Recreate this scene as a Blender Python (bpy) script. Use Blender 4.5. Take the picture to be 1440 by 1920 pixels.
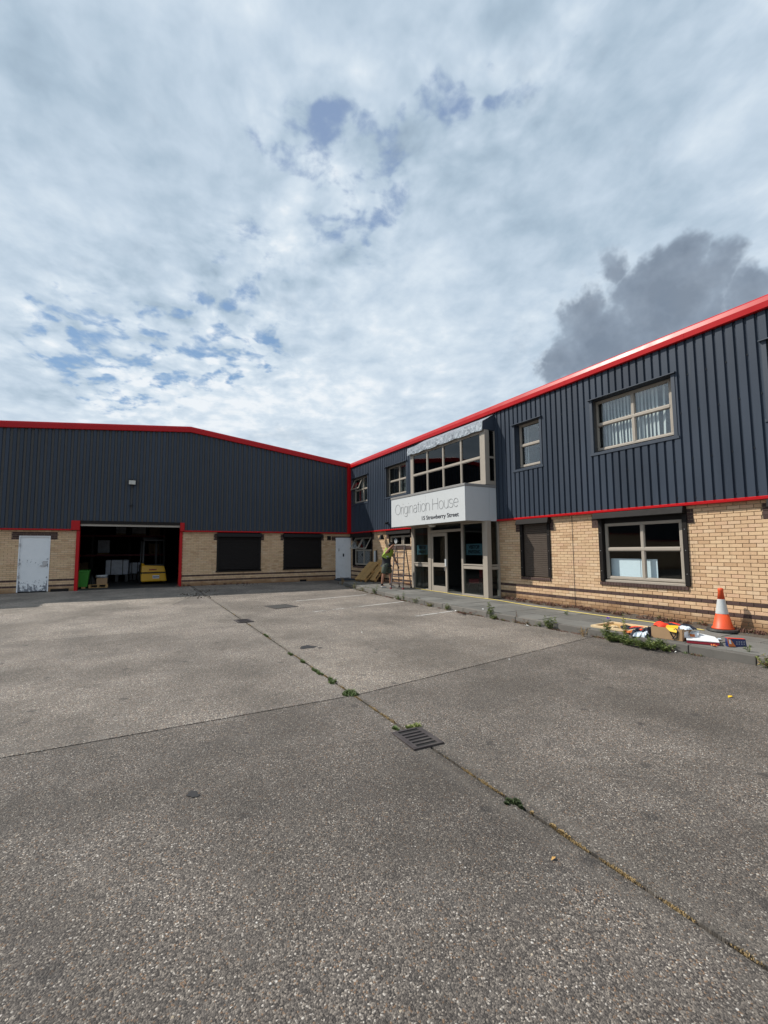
import bpy, bmesh, math, random
from mathutils import Vector, Matrix, Euler
for _o in list(bpy.data.objects):
    bpy.data.objects.remove(_o, do_unlink=True)
SC = bpy.context.scene
COL = SC.collection
R = math.radians
random.seed(7)

# ------------------------------------------------------------------ camera
cam_d = bpy.data.cameras.new('camera')
cam = bpy.data.objects.new('camera', cam_d)
COL.objects.link(cam)
SC.camera = cam
cam_d.sensor_fit = 'VERTICAL'
cam_d.sensor_height = 36.0
cam_d.lens = 849.39 / 1920 * 36.0
cam_d.clip_start = 0.05
cam_d.clip_end = 3000
_yaw, _pit, _rol = R(28.935), R(4.818), R(-0.432)
_F = Vector((math.sin(_yaw) * math.cos(_pit), math.cos(_yaw) * math.cos(_pit), math.sin(_pit)))
_r = Vector((math.cos(_yaw), -math.sin(_yaw), 0))
_u = _r.cross(_F)
_R = _r * math.cos(_rol) + _u * math.sin(_rol)
_U = -_r * math.sin(_rol) + _u * math.cos(_rol)
cam.matrix_world = Matrix(((_R.x, _U.x, -_F.x, 0), (_R.y, _U.y, -_F.y, 0), (_R.z, _U.z, -_F.z, 1.75), (0, 0, 0, 1)))

# ------------------------------------------------------------------ view
SC.view_settings.view_transform = 'Standard'
SC.view_settings.look = 'None'
SC.view_settings.gamma = 1
SC.view_settings.use_curve_mapping = False
SC.view_settings.exposure = 0.0
SC.render.engine = 'CYCLES'
SC.cycles.use_denoising = True
SC.cycles.max_bounces = 6
SC.cycles.diffuse_bounces = 3
SC.cycles.glossy_bounces = 3
SC.cycles.transmission_bounces = 4
SC.cycles.transparent_max_bounces = 10
SC.cycles.caustics_reflective = False
SC.cycles.caustics_refractive = False

# ------------------------------------------------------------------ sun
SUNV = Vector((-1.0, 0.95, 1.42)).normalized()
sun_d = bpy.data.lights.new('sun', 'SUN')
sun_d.energy = 4.8
sun_d.angle = R(0.53)
sun_d.color = (1.0, 0.94, 0.85)
sun = bpy.data.objects.new('sun', sun_d)
COL.objects.link(sun)
sun.rotation_euler = SUNV.to_track_quat('Z', 'Y').to_euler()
sun.location = (-10, 10, 30)


# ------------------------------------------------------------------ node helper
class NT:
    def __init__(self, tree):
        self.t = tree
        self.n = tree.nodes
        self.l = tree.links

    def put(self, sock, v):
        if isinstance(v, bpy.types.NodeSocket):
            self.l.new(v, sock)
        else:
            if hasattr(sock.default_value, '__len__') and not hasattr(v, '__len__'):
                v = [v] * len(sock.default_value)
            if hasattr(v, '__len__') and len(sock.default_value) == 4 and len(v) == 3:
                v = list(v) + [1]
            sock.default_value = v

    def node(self, typ, ins=None, **attrs):
        n = self.n.new(typ)
        for k, v in attrs.items():
            setattr(n, k, v)
        if ins:
            for k, v in ins.items():
                self.put(n.inputs[k], v)
        return n

    def m(self, op, a, b=0.0, c=0.0, clamp=False):
        n = self.n.new('ShaderNodeMath')
        n.operation = op
        n.use_clamp = clamp
        self.put(n.inputs[0], a)
        self.put(n.inputs[1], b)
        self.put(n.inputs[2], c)
        return n.outputs[0]

    def v(self, op, a, b=(0, 0, 0), s=None):
        n = self.n.new('ShaderNodeVectorMath')
        n.operation = op
        self.put(n.inputs[0], a)
        self.put(n.inputs[1], b)
        if s is not None:
            self.put(n.inputs[3], s)
        return n.outputs['Value'] if op in ('DOT_PRODUCT', 'LENGTH', 'DISTANCE') else n.outputs['Vector']

    def mix(self, f, a, b, typ='RGBA', blend='MIX'):
        n = self.n.new('ShaderNodeMix')
        n.data_type = typ
        if typ == 'RGBA':
            n.blend_type = blend
            ia, ib, o = n.inputs[6], n.inputs[7], n.outputs[2]
        else:
            ia, ib, o = n.inputs[2], n.inputs[3], n.outputs[0]
        self.put(n.inputs[0], f)
        self.put(ia, a)
        self.put(ib, b)
        return o

    def smooth(self, x, lo, hi, a=0.0, b=1.0):
        n = self.n.new('ShaderNodeMapRange')
        n.interpolation_type = 'SMOOTHSTEP'
        self.put(n.inputs[0], x)
        self.put(n.inputs[1], lo)
        self.put(n.inputs[2], hi)
        self.put(n.inputs[3], a)
        self.put(n.inputs[4], b)
        return n.outputs[0]

    def lin(self, x, lo, hi, a=0.0, b=1.0):
        n = self.n.new('ShaderNodeMapRange')
        self.put(n.inputs[0], x)
        self.put(n.inputs[1], lo)
        self.put(n.inputs[2], hi)
        self.put(n.inputs[3], a)
        self.put(n.inputs[4], b)
        return n.outputs[0]

    def noise(self, vec, scale, detail=4, rough=0.5, dist=0.0, dim='3D', out='Fac'):
        n = self.n.new('ShaderNodeTexNoise')
        n.noise_dimensions = dim
        if vec is not None:
            self.put(n.inputs['Vector'], vec)
        n.inputs['Scale'].default_value = scale
        n.inputs['Detail'].default_value = detail
        n.inputs['Roughness'].default_value = rough
        n.inputs['Distortion'].default_value = dist
        return n.outputs['Fac' if out == 'Fac' else 'Color']

    def ramp(self, f, stops):
        n = self.n.new('ShaderNodeValToRGB')
        e = n.color_ramp.elements
        while len(e) < len(stops):
            e.new(0.5)
        for el, (p, c) in zip(e, stops):
            el.position = p
            el.color = (*c, 1) if len(c) == 3 else c
        self.put(n.inputs[0], f)
        return n.outputs[0]


# ------------------------------------------------------------------ sky
world = bpy.data.worlds.new('World')
SC.world = world
world.use_nodes = True
wt = NT(world.node_tree)
wt.n.clear()
SKY_S = 0.1
sky = wt.node('ShaderNodeTexSky', sky_type='NISHITA', sun_disc=False)
sky.sun_elevation = math.asin(SUNV.z)
sky.sun_rotation = math.atan2(SUNV.x, SUNV.y)
sky.altitude = 50
sky.air_density = 1.2
sky.dust_density = 1.6
sky.ozone_density = 1.5
tc = wt.node('ShaderNodeTexCoord')
dv = wt.v('NORMALIZE', tc.outputs['Generated'])
sep = wt.node('ShaderNodeSeparateXYZ', {0: dv})
dz = wt.m('MAXIMUM', sep.outputs[2], 0.0)
den = wt.m('ADD', dz, 0.13)
# the deck of cloud is drifting along one azimuth: turn to it, then stretch along it
_az = R(14)
pu = wt.m('DIVIDE', wt.v('DOT_PRODUCT', dv, (math.cos(_az), -math.sin(_az), 0)), den)
pv = wt.m('DIVIDE', wt.v('DOT_PRODUCT', dv, (math.sin(_az), math.cos(_az), 0)), den)
pvec = wt.node('ShaderNodeCombineXYZ', {0: wt.m('MULTIPLY', pu, 1.04), 1: wt.m('MULTIPLY', pv, 0.90), 2: 0.0}).outputs[0]
wob = wt.v('SCALE', wt.v('SUBTRACT', wt.noise(pvec, 2.6, 3, 0.55, out='Color'), (0.5, 0.5, 0.5)), s=0.11)
pw = wt.v('ADD', pvec, wob)
nA = wt.noise(wt.v('ADD', pw, (3.1, 1.7, 0.0)), 1.5, 5, 0.55)
nB = wt.noise(wt.v('ADD', pw, (7.3, 4.1, 2.0)), 6.5, 4, 0.58)
nC = wt.noise(wt.v('ADD', pw, (1.3, 9.1, 5.0)), 15.0, 5, 0.62)
nQ = wt.noise(wt.v('ADD', pw, (2.9, 3.3, 7.0)), 9.0, 4, 0.56)
pwv = wt.v('ADD', wt.v('MULTIPLY', pw, (1.0, 1.2, 1.0)), wt.v('SCALE', wt.v('SUBTRACT', wt.noise(pw, 16.0, 2, 0.55, out='Color'), (.5, .5, .5)), s=0.075))
vor = wt.node('ShaderNodeTexVoronoi', {'Vector': pwv, 'Scale': 7.5, 'Detail': 1.0, 'Roughness': 0.5, 'Lacunarity': 2.3, 'Smoothness': 0.55, 'Randomness': 1.0}, voronoi_dimensions='2D', feature='SMOOTH_F1')
puff = wt.m('SUBTRACT', 0.80, wt.m('MULTIPLY', vor.outputs['Distance'], 0.62))   # rounded heads, thin between them
nP = wt.m('ADD', wt.m('MULTIPLY', nQ, 0.55), wt.m('MULTIPLY', puff, 0.45))
nL = wt.noise(wt.v('ADD', pvec, (5.2, 2.2, 8.0)), 0.75, 2, 0.5)
nS = wt.noise(wt.v('ADD', wt.v('MULTIPLY', pw, (2.2, 1.0, 1.0)), (2.2, 6.2, 1.0)), 1.5, 3, 0.5)
# gaps where blue shows through (directions in the sky, angular radius in degrees)
gaps = [(0.546, 0.388, 0.743, 2.4, .8), (0.494, 0.464, 0.735, 2.8, .9), (0.391, 0.51, 0.766, 2.0, .6), (0.453, 0.516, 0.727, 2.6, .7),
        (0.408, 0.564, 0.717, 3.2, .85), (0.336, 0.607, 0.72, 3.6, 1), (0.253, 0.67, 0.698, 3.6, .95), (0.2, 0.695, 0.69, 2.6, .8),
        (0.157, 0.684, 0.712, 2.8, .7), (0.257, 0.709, 0.657, 5.0, .55), (0.371, 0.693, 0.619, 4.2, .75), (0.329, 0.742, 0.584, 4.2, .65),
        (0.152, 0.812, 0.563, 3.6, .85), (0.257, 0.823, 0.506, 4.0, .55), (0.144, 0.885, 0.442, 4.6, 1.0), (0.186, 0.89, 0.416, 4.2, .95),
        (0.069, 0.898, 0.435, 2.6, .8), (0.096, 0.916, 0.39, 4.2, .8), (-0.07, 0.927, 0.369, 6.5, .75), (0.025, 0.941, 0.338, 7.0, .65),
        (0.295, 0.903, 0.312, 6.5, .6), (-0.131, 0.914, 0.383, 3.5, .8), (0.381, 0.641, 0.666, 4.5, .55), (0.558, 0.771, 0.307, 4.0, .2),
        # the same broken strip goes on behind the camera
        (0.62, 0.22, 0.752, 5.0, .8), (0.66, -0.05, 0.75, 6.0, .7), (0.6, -0.4, 0.69, 7.0, .7), (-0.6, -0.5, 0.62, 8.0, .6), (-0.2, -0.8, 0.56, 8.0, .7)]
gsum = 0.0
gwide = 0.0
for gx, gy, gz, gr, gw in gaps:
    c = Vector((gx, gy, gz)).normalized()
    s = wt.smooth(wt.v('DOT_PRODUCT', dv, tuple(c)), math.cos(R(gr * 1.45)), 1.0, 0.0, gw)
    gsum = s if isinstance(gsum, float) else wt.m('ADD', gsum, s)
for c, r in (((.46, .48, .74), 13), ((.28, .66, .69), 13), ((.26, .78, .56), 13), ((.12, .89, .43), 13), ((-.02, .93, .36), 13), ((.62, .1, .76), 15), ((-.5, -.6, .62), 18)):
    w_ = wt.smooth(wt.v('DOT_PRODUCT', dv, tuple(Vector(c).normalized())), math.cos(R(r)), 1.0, 0.0, .95)
    gwide = w_ if isinstance(gwide, float) else wt.m('MAXIMUM', gwide, w_)
gsum = wt.m('MINIMUM', gsum, 1.1)
gbrk = wt.noise(wt.v('ADD', pw, (4.4, 8.8, 3.0)), 9.0, 3, 0.55)
gsum = wt.m('MULTIPLY', gsum, wt.smooth(gbrk, 0.38, 0.60, 0.40, 1.15))
cov = wt.m('ADD', wt.m('MULTIPLY', nP, 0.66), wt.m('MULTIPLY', nC, 0.58))   # mean about .575
thr = wt.m('ADD', 0.11, wt.m('ADD', wt.m('MULTIPLY', gsum, 0.31), wt.m('MULTIPLY', gwide, 0.15)))
dens = wt.smooth(wt.m('SUBTRACT', cov, thr), -0.16, 0.12)
# light and dark parts of the deck: thick and thin places
def lobe(c, rad, w):
    return wt.smooth(wt.v('DOT_PRODUCT', dv, tuple(Vector(c).normalized())), math.cos(R(rad)), 1.0, 0.0, w)
br = wt.m('MULTIPLY', wt.m('SUBTRACT', nA, 0.5), 0.85)
br = wt.m('ADD', br, wt.m('MULTIPLY', wt.m('MULTIPLY', wt.m('SUBTRACT', nB, 0.5), 1.25), wt.m('ADD', 0.58, wt.m('MULTIPLY', wt.m('MINIMUM', gsum, 1.0), 0.5))))
br = wt.m('ADD', br, wt.m('MULTIPLY', wt.m('SUBTRACT', nS, 0.5), 0.55))
br = wt.m('ADD', br, wt.m('MULTIPLY', wt.m('SUBTRACT', nL, 0.5), 0.55))
br = wt.m('ADD', br, wt.m('MULTIPLY', wt.m('SUBTRACT', nC, 0.5), 0.22))
br = wt.m('ADD', br, wt.m('MULTIPLY', wt.m('SUBTRACT', nP, 0.5), wt.m('ADD', 0.22, wt.m('MULTIPLY', gwide, 0.95))))
br = wt.m('ADD', br, wt.m('MULTIPLY', gwide, 0.05))           # thin edges let more sun through
br = wt.m('SUBTRACT', br, lobe((-.03, .83, .56), 22, .15))
br = wt.m('SUBTRACT', br, lobe((.30, .50, .81), 18, .07))
br = wt.m('ADD', br, lobe((.30, .86, .42), 26, .06))
br = wt.m('ADD', br, lobe((.0, .96, .28), 24, .10))
ccol = wt.ramp(wt.lin(br, -0.54, 0.31), [(0.0, (.30, .395, .50)), (0.32, (.425, .54, .655)), (0.58, (.555, .665, .78)), (0.82, (.69, .785, .875)), (1.0, (.86, .91, .955))])
low = wt.smooth(dz, 0.02, 0.36, 1.0, 0.0)
ccol = wt.mix(wt.m('MULTIPLY', low, 0.40), ccol, (.69, .78, .86))
blue = wt.mix(0.80, wt.v('SCALE', sky.outputs[0], s=SKY_S), wt.mix(wt.smooth(dz, .3, .7), (.22, .39, .64), (.265, .37, .57)))
skyc = wt.mix(dens, blue, ccol)
# low grey cumulus drifting in front of the deck
dc = [(0.792, 0.385, 0.473, 3.3), (0.818, 0.335, 0.468, 2.0), (0.765, 0.42, 0.475, 2.2), (0.729, 0.47, 0.498, 2.2), (0.771, 0.457, 0.443, 3.9), (0.727, 0.539, 0.426, 3.7),
      (0.811, 0.421, 0.407, 6.0), (0.724, 0.575, 0.382, 3.3), (0.851, 0.326, 0.412, 3.1), (0.774, 0.508, 0.377, 5.2), (0.818, 0.363, 0.445, 3.2),
      (0.84, 0.42, 0.33, 4.5), (0.735, 0.57, 0.365, 3.4), (0.71, 0.60, 0.352, 2.2)]
dwob = wt.v('SCALE', wt.v('SUBTRACT', wt.noise(dv, 13.0, 4, 0.62, out='Color'), (.5, .5, .5)), s=0.095)
ddv = wt.v('NORMALIZE', wt.v('ADD', dv, dwob))
acc = None
for gx, gy, gz, gr in dc:
    c = Vector((gx, gy, gz)).normalized()
    q = wt.lin(wt.v('DOT_PRODUCT', ddv, tuple(c)), math.cos(R(gr * 0.98)), 1.0, 0.0, (gr / 3.5) ** 0.6)
    acc = q if acc is None else wt.m('SMOOTH_MAX', acc, q, 0.05)
dn = wt.noise(dv, 9.0, 4, 0.6)
dn2 = wt.noise(wt.v('ADD', dv, (4, 2, 1)), 26.0, 3, 0.6)
edge = wt.m('ADD', wt.m('MULTIPLY', wt.m('SUBTRACT', dn, .5), .95), wt.m('MULTIPLY', wt.m('SUBTRACT', dn2, .5), .40))
acc2 = wt.m('ADD', acc, edge)
dmask = wt.smooth(acc2, 0.10, 0.72)
dmask = wt.m('MULTIPLY', dmask, 0.88)
din = wt.m('ADD', wt.m('MULTIPLY', wt.m('SUBTRACT', acc2, .3), .55), wt.m('MULTIPLY', wt.m('SUBTRACT', wt.noise(wt.v('ADD', dv, (1, 7, 3)), 10.0, 4, .62), .5), 2.0))
dcol = wt.ramp(wt.m('ADD', din, 0.4), [(0.0, (.47, .56, .66)), (0.35, (.30, .37, .46)), (0.62, (.23, .285, .365)), (1.0, (.17, .215, .285))])
skyc = wt.mix(dmask, skyc, dcol)
# ragged grey scraps low over the roofs
scr = wt.noise(wt.v('MULTIPLY', dv, (5.0, 5.0, 11.0)), 1.6, 4, 0.6)
scm = wt.m('MULTIPLY', wt.smooth(scr, 0.57, 0.72), wt.smooth(dz, 0.14, 0.34, 0.5, 0.0))
skyc = wt.mix(scm, skyc, (.40, .49, .58))
ground_side = wt.smooth(sep.outputs[2], -0.02, 0.0)
skyc = wt.mix(ground_side, (.22, .21, .20), skyc)
bg = wt.node('ShaderNodeBackground', {'Color': wt.v('SCALE', skyc, s=1.0 / SKY_S), 'Strength': SKY_S})
wo = wt.node('ShaderNodeOutputWorld', {'Surface': bg.outputs[0]})
world.cycles.sampling_method = 'MANUAL'
world.cycles.sample_map_resolution = 512


# ------------------------------------------------------------------ mesh helpers
class MB:
    """collects faces; build() links them as one mesh object"""

    def __init__(self):
        self.v = []
        self.f = []

    def quad(self, a, b, c, d):
        i = len(self.v)
        self.v += [tuple(a), tuple(b), tuple(c), tuple(d)]
        self.f.append((i, i + 1, i + 2, i + 3))

    def poly(self, pts):
        i = len(self.v)
        self.v += [tuple(p) for p in pts]
        self.f.append(tuple(range(i, i + len(pts))))

    def box(self, x0, x1, y0, y1, z0, z1):
        return self.hexa([(x0, y0, z0), (x1, y0, z0), (x1, y1, z0), (x0, y1, z0)],
                         [(x0, y0, z1), (x1, y0, z1), (x1, y1, z1), (x0, y1, z1)])

    def hexa(self, lo, hi):
        i = len(self.v)
        self.v += [tuple(p) for p in lo] + [tuple(p) for p in hi]
        n = len(lo)
        self.f.append(tuple(i + k for k in range(n - 1, -1, -1)))
        self.f.append(tuple(i + n + k for k in range(n)))
        for k in range(n):
            self.f.append((i + k, i + (k + 1) % n, i + n + (k + 1) % n, i + n + k))
        return self

    def obox(self, c, dims, rot=(0, 0, 0)):
        m = Matrix.Translation(Vector(c)) @ Euler(rot).to_matrix().to_4x4()
        x, y, z = dims[0] / 2, dims[1] / 2, dims[2] / 2
        lo = [m @ Vector(p) for p in ((-x, -y, -z), (x, -y, -z), (x, y, -z), (-x, y, -z))]
        hi = [m @ Vector(p) for p in ((-x, -y, z), (x, -y, z), (x, y, z), (-x, y, z))]
        return self.hexa(lo, hi)

    def bar(self, p, q, w, h, up=(0, 0, 1)):
        p, q = Vector(p), Vector(q)
        d = (q - p).normalized()
        s = d.cross(Vector(up))
        if s.length < 1e-4:
            s = d.cross(Vector((1, 0, 0)))
        s = s.normalized() * w / 2
        t = s.cross(d).normalized() * h / 2
        return self.hexa([p - s - t, p + s - t, p + s + t, p - s + t], [q - s - t, q + s - t, q + s + t, q - s + t])

    def tube(self, pts, r, n=6, closed=False):
        pts = [Vector(p) for p in pts]
        rs = r if hasattr(r, '__len__') else [r] * len(pts)
        rings = []
        prev = None
        for k, p in enumerate(pts):
            a = pts[max(k - 1, 0)]
            b = pts[min(k + 1, len(pts) - 1)]
            d = (b - a).normalized()
            if prev is None:
                s = d.cross(Vector((0, 0, 1)))
                if s.length < 1e-3:
                    s = d.cross(Vector((1, 0, 0)))
            else:
                s = prev - d * prev.dot(d)
            s.normalize()
            prev = s
            t = d.cross(s)
            i = len(self.v)
            for j in range(n):
                a_ = 2 * math.pi * j / n
                self.v.append(tuple(p + (s * math.cos(a_) + t * math.sin(a_)) * rs[k]))
            rings.append(i)
        for a, b in zip(rings, rings[1:]):
            for j in range(n):
                self.f.append((a + j, a + (j + 1) % n, b + (j + 1) % n, b + j))
        self.f.append(tuple(rings[0] + j for j in range(n - 1, -1, -1)))
        self.f.append(tuple(rings[-1] + j for j in range(n)))
        return self

    def lathe(self, prof, n=24, c=(0, 0, 0), sq=None):
        i0 = len(self.v)
        for r, z in prof:
            for j in range(n):
                a = 2 * math.pi * j / n
                self.v.append((c[0] + r * math.cos(a), c[1] + r * math.sin(a), c[2] + z))
        for k in range(len(prof) - 1):
            for j in range(n):
                a = i0 + k * n
                self.f.append((a + j, a + (j + 1) % n, a + n + (j + 1) % n, a + n + j))
        self.f.append(tuple(i0 + j for j in range(n - 1, -1, -1)))
        e = i0 + (len(prof) - 1) * n
        self.f.append(tuple(e + j for j in range(n)))
        return self

    def ext(self, prof, p, q):
        """extrude a closed profile given as a function of the end point"""
        lo = [prof(p, k) for k in range(prof.n)]
        hi = [prof(q, k) for k in range(prof.n)]
        return self.hexa(lo, hi)

    def build(self, name, mat, parent=None, local=False, smooth=False, bevel=0.0, kind=None):
        me = bpy.data.meshes.new(name)
        vs = self.v
        if parent is not None and not local:
            inv = world_of(parent).inverted()
            vs = [tuple(inv @ Vector(v)) for v in vs]
        me.from_pydata(vs, [], self.f)
        me.update()
        if smooth:
            for p in me.polygons:
                p.use_smooth = True
        for mm in (mat if isinstance(mat, (list, tuple)) else [mat]):
            if mm is not None:
                me.materials.append(mm)
        o = bpy.data.objects.new(name, me)
        COL.objects.link(o)
        if parent is not None:
            o.parent = parent
        if kind:
            o['kind'] = kind
        if bevel:
            b = o.modifiers.new('bevel', 'BEVEL')
            b.width = bevel
            b.segments = 2
            b.limit_method = 'ANGLE'
            b.angle_limit = R(40)
        return o


def world_of(o):
    m = Matrix.LocRotScale(o.location, o.rotation_euler, o.scale)
    return world_of(o.parent) @ m if o.parent else m


def tag(o, label=None, cat=None, group=None, kind=None):
    if label:
        o['label'] = label
    if cat:
        o['category'] = cat
    if group:
        o['group'] = group
    if kind:
        o['kind'] = kind
    return o


def thing(name, label, cat, loc=(0, 0, 0), rz=0.0, group=None, parent=None):
    o = bpy.data.objects.new(name, None)
    COL.objects.link(o)
    o.empty_display_size = 0.2
    o.location = loc
    o.rotation_euler = (0, 0, rz)
    if parent is not None:
        o.parent = parent
    return tag(o, label, cat, group)


def copy_tree(o, loc, rz=0.0, label=None, group=None):
    c = o.copy()
    COL.objects.link(c)
    c.location = loc
    c.rotation_euler = (0, 0, rz)
    if label:
        c['label'] = label
    if group:
        c['group'] = group
    for ch in list(o.children):
        d = ch.copy()
        COL.objects.link(d)
        d.parent = c
        for g in list(ch.children):
            e = g.copy()
            COL.objects.link(e)
            e.parent = d
    return c


# ------------------------------------------------------------------ materials
def new_mat(name):
    m = bpy.data.materials.new(name)
    m.use_nodes = True
    t = NT(m.node_tree)
    return m, t, m.node_tree.nodes['Principled BSDF']


def pm(name, col, rough=0.6, metal=0.0, var=0.12, scale=6.0, bump=0.0, bscale=60.0, spec=0.5, dirt=0.0, dirtcol=(.09, .075, .06), objvar=0.0):
    m, t, b = new_mat(name)
    tcn = t.node('ShaderNodeTexCoord')
    n = t.noise(tcn.outputs['Object'], scale, 5, 0.6)
    c = t.mix(n, tuple(x * (1 - var * 1.6) for x in col), tuple(min(1, x * (1 + var * 1.6)) for x in col))
    if dirt:
        d = t.noise(tcn.outputs['Object'], 3.1, 8, 0.65)
        c = t.mix(t.m('MULTIPLY', t.smooth(d, 0.48, 0.72), dirt), c, dirtcol)
    if objvar:
        oi = t.node('ShaderNodeObjectInfo')
        c = t.mix(1.0, c, t.lin(oi.outputs['Random'], 0, 1, 1 - objvar, 1 + objvar), blend='MULTIPLY')
    t.put(b.inputs['Base Color'], c)
    t.put(b.inputs['Roughness'], t.lin(n, 0.2, 0.8, max(0, rough - 0.08), min(1, rough + 0.08)))
    b.inputs['Metallic'].default_value = metal
    b.inputs['Specular IOR Level'].default_value = spec
    if bump:
        bn = t.noise(tcn.outputs['Object'], bscale, 4, 0.6)
        t.put(b.inputs['Normal'], t.node('ShaderNodeBump', {'Height': bn, 'Strength': bump, 'Distance': 0.01}).outputs[0])
    return m


M = {}
M['red'] = pm('red_paint', (.42, .007, .010), .33, var=.10, scale=1.3, spec=.2)
M['frame'] = pm('beige_frame', (.355, .315, .265), .45, var=.06)
M['shutter_dark'] = pm('black_brown_metal', (.012, .010, .0095), .6, var=.15, bump=.1, spec=.2)
M['shutter_brown'] = pm('brown_shutter', (.075, .057, .045), .5, var=.08)
M['flash'] = pm('grey_blue_flashing', (.032, .0445, .066), .5, var=.08, scale=1.5)
M['white_panel'] = pm('white_panel', (.56, .585, .60), .5, var=.02, dirt=.14, dirtcol=(.46, .455, .43), spec=.35)
M['white_door'] = None
M['lead'] = pm('lead_sheet', (.27, .305, .345), .5, metal=.3, var=.3, scale=9, bump=.9, bscale=14, dirt=.7, dirtcol=(.10, .11, .13))
M['cap'] = pm('grey_cap', (.26, .255, .25), .5)
M['text_thin'] = pm('grey_letter', (.23, .24, .25), .5)
M['text_bold'] = pm('black_letter', (.018, .02, .03), .5)
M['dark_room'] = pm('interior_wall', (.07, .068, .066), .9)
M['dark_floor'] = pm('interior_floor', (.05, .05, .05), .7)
M['black'] = pm('black_plastic', (.013, .013, .014), .45)
M['rubber'] = pm('black_rubber', (.03, .03, .03), .65, var=.3, dirt=.5, dirtcol=(.14, .13, .11))
M['steel'] = pm('grey_steel', (.45, .45, .46), .35, metal=.8)
M['roof'] = pm('roof_sheet', (.20, .21, .22), .6)
M['blind'] = pm('blind_fabric', (.66, .70, .69), .8, var=.04, objvar=.06)
M['bluewhite'] = pm('blue_white_board', (.68, .80, .85), .7, var=.04)
M['teal'] = pm('teal_sign', (.10, .22, .27), .6)
M['teal_dark'] = pm('dark_sign_letters', (.008, .014, .024), .6)
M['wood'] = pm('pallet_wood', (.40, .25, .10), .8, var=.25, scale=14, bump=.3, objvar=.15)
M['pale_wood'] = pm('pale_wood', (.66, .50, .30), .7, var=.1, scale=10)
M['card'] = pm('cardboard', (.36, .23, .125), .85, var=.10, scale=8)
M['card_in'] = pm('cardboard_inside', (.28, .18, .10), .9, var=.1)
M['paper'] = pm('white_paper', (.76, .78, .80), .7, var=.04)
M['bag'] = pm('clear_bag', (.62, .69, .76), .35, var=.15, scale=14)
M['hivis_red'] = pm('hivis_red', (.78, .045, .012), .75, var=.10, scale=14)
M['navy'] = pm('navy_cloth', (.013, .017, .032), .85, var=.3)
M['yellow_pack'] = pm('yellow_packet', (.82, .50, .02), .5)
M['dark_red'] = pm('dark_red_card', (.30, .015, .03), .5)
M['orange_card'] = pm('orange_card', (.62, .17, .04), .5)
M['navy_card'] = pm('navy_card', (.018, .03, .11), .45)
M['cone_orange'] = pm('cone_orange', (.72, .085, .022), .5, var=.08, dirt=.25, dirtcol=(.30, .07, .04))
M['cone_white'] = pm('cone_white', (.58, .60, .60), .35, var=.1, scale=12, dirt=.5, dirtcol=(.26, .25, .23))
M['hose'] = pm('yellow_hose', (.72, .56, .12), .5, var=.1)
M['grass'] = pm('weed_leaf', (.082, .125, .028), .6, var=.45, scale=30)
M['grass2'] = pm('weed_leaf_light', (.20, .235, .060), .6, var=.4, scale=30)
M['moss'] = pm('dark_moss', (.045, .065, .022), .85, var=.5, scale=40)
M['dry'] = pm('dry_grass', (.33, .23, .105), .85, var=.35, scale=30)
M['dead'] = pm('dead_weed', (.185, .098, .070), .9, var=.5, scale=25)
M['purple'] = pm('purple_petal', (.20, .09, .48), .7)
M['soil'] = pm('soil', (.085, .068, .052), .95, var=.5, scale=25, bump=.9, bscale=50)
M['skin'] = pm('skin', (.34, .165, .105), .55, var=.05)
M['hair'] = pm('dark_hair', (.016, .011, .008), .6)
M['vest'] = pm('hivis_yellow', (.26, .36, .04), .75, var=.06)
M['vest_band'] = pm('vest_band', (.50, .52, .50), .4)
M['shirt'] = pm('dark_shirt', (.022, .022, .027), .85)
M['shorts'] = pm('olive_shorts', (.070, .085, .065), .85, var=.15)
M['shoe'] = pm('pale_shoe', (.46, .44, .41), .7)
M['sock'] = pm('dark_sock', (.014, .014, .016), .9)
M['ladder'] = pm('ladder_alu', (.16, .130, .125), .5, metal=.2, var=.15)
M['forklift'] = pm('forklift_yellow', (.78, .42, .015), .4, var=.06)
M['green_bin'] = pm('green_bin', (.05, .28, .03), .5)
M['wrap'] = pm('wrapped_goods', (.50, .54, .62), .3, var=.2, scale=5)
M['iron'] = pm('cast_iron', (.055, .045, .045), .6, metal=.25, var=.3, scale=20, dirt=.5, dirtcol=(.13, .115, .10), bump=.3)
M['drain_shade'] = pm('drain_shade_black', (.008, .008, .008), .9)  # black that stands in for the shade below the drain bars
M['lampglass'] = pm('lamp_glass', (.62, .63, .60), .15)
M['red_seat'] = pm('red_seat', (.20, .006, .012), .7)
M['patch'] = pm('tarmac_patch', (.042, .040, .038), .9, var=.3, scale=30, bump=.6, bscale=120)
M['litter'] = pm('white_litter', (.72, .72, .70), .7)
M['orange_leaf'] = pm('dry_leaf', (.52, .30, .09), .8)
M['mortar'] = pm('mortar', (.30, .225, .15), .95, var=.2, scale=9)
M['oil'] = pm('oil_stain', (.020, .018, .018), .55, var=.2)


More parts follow.
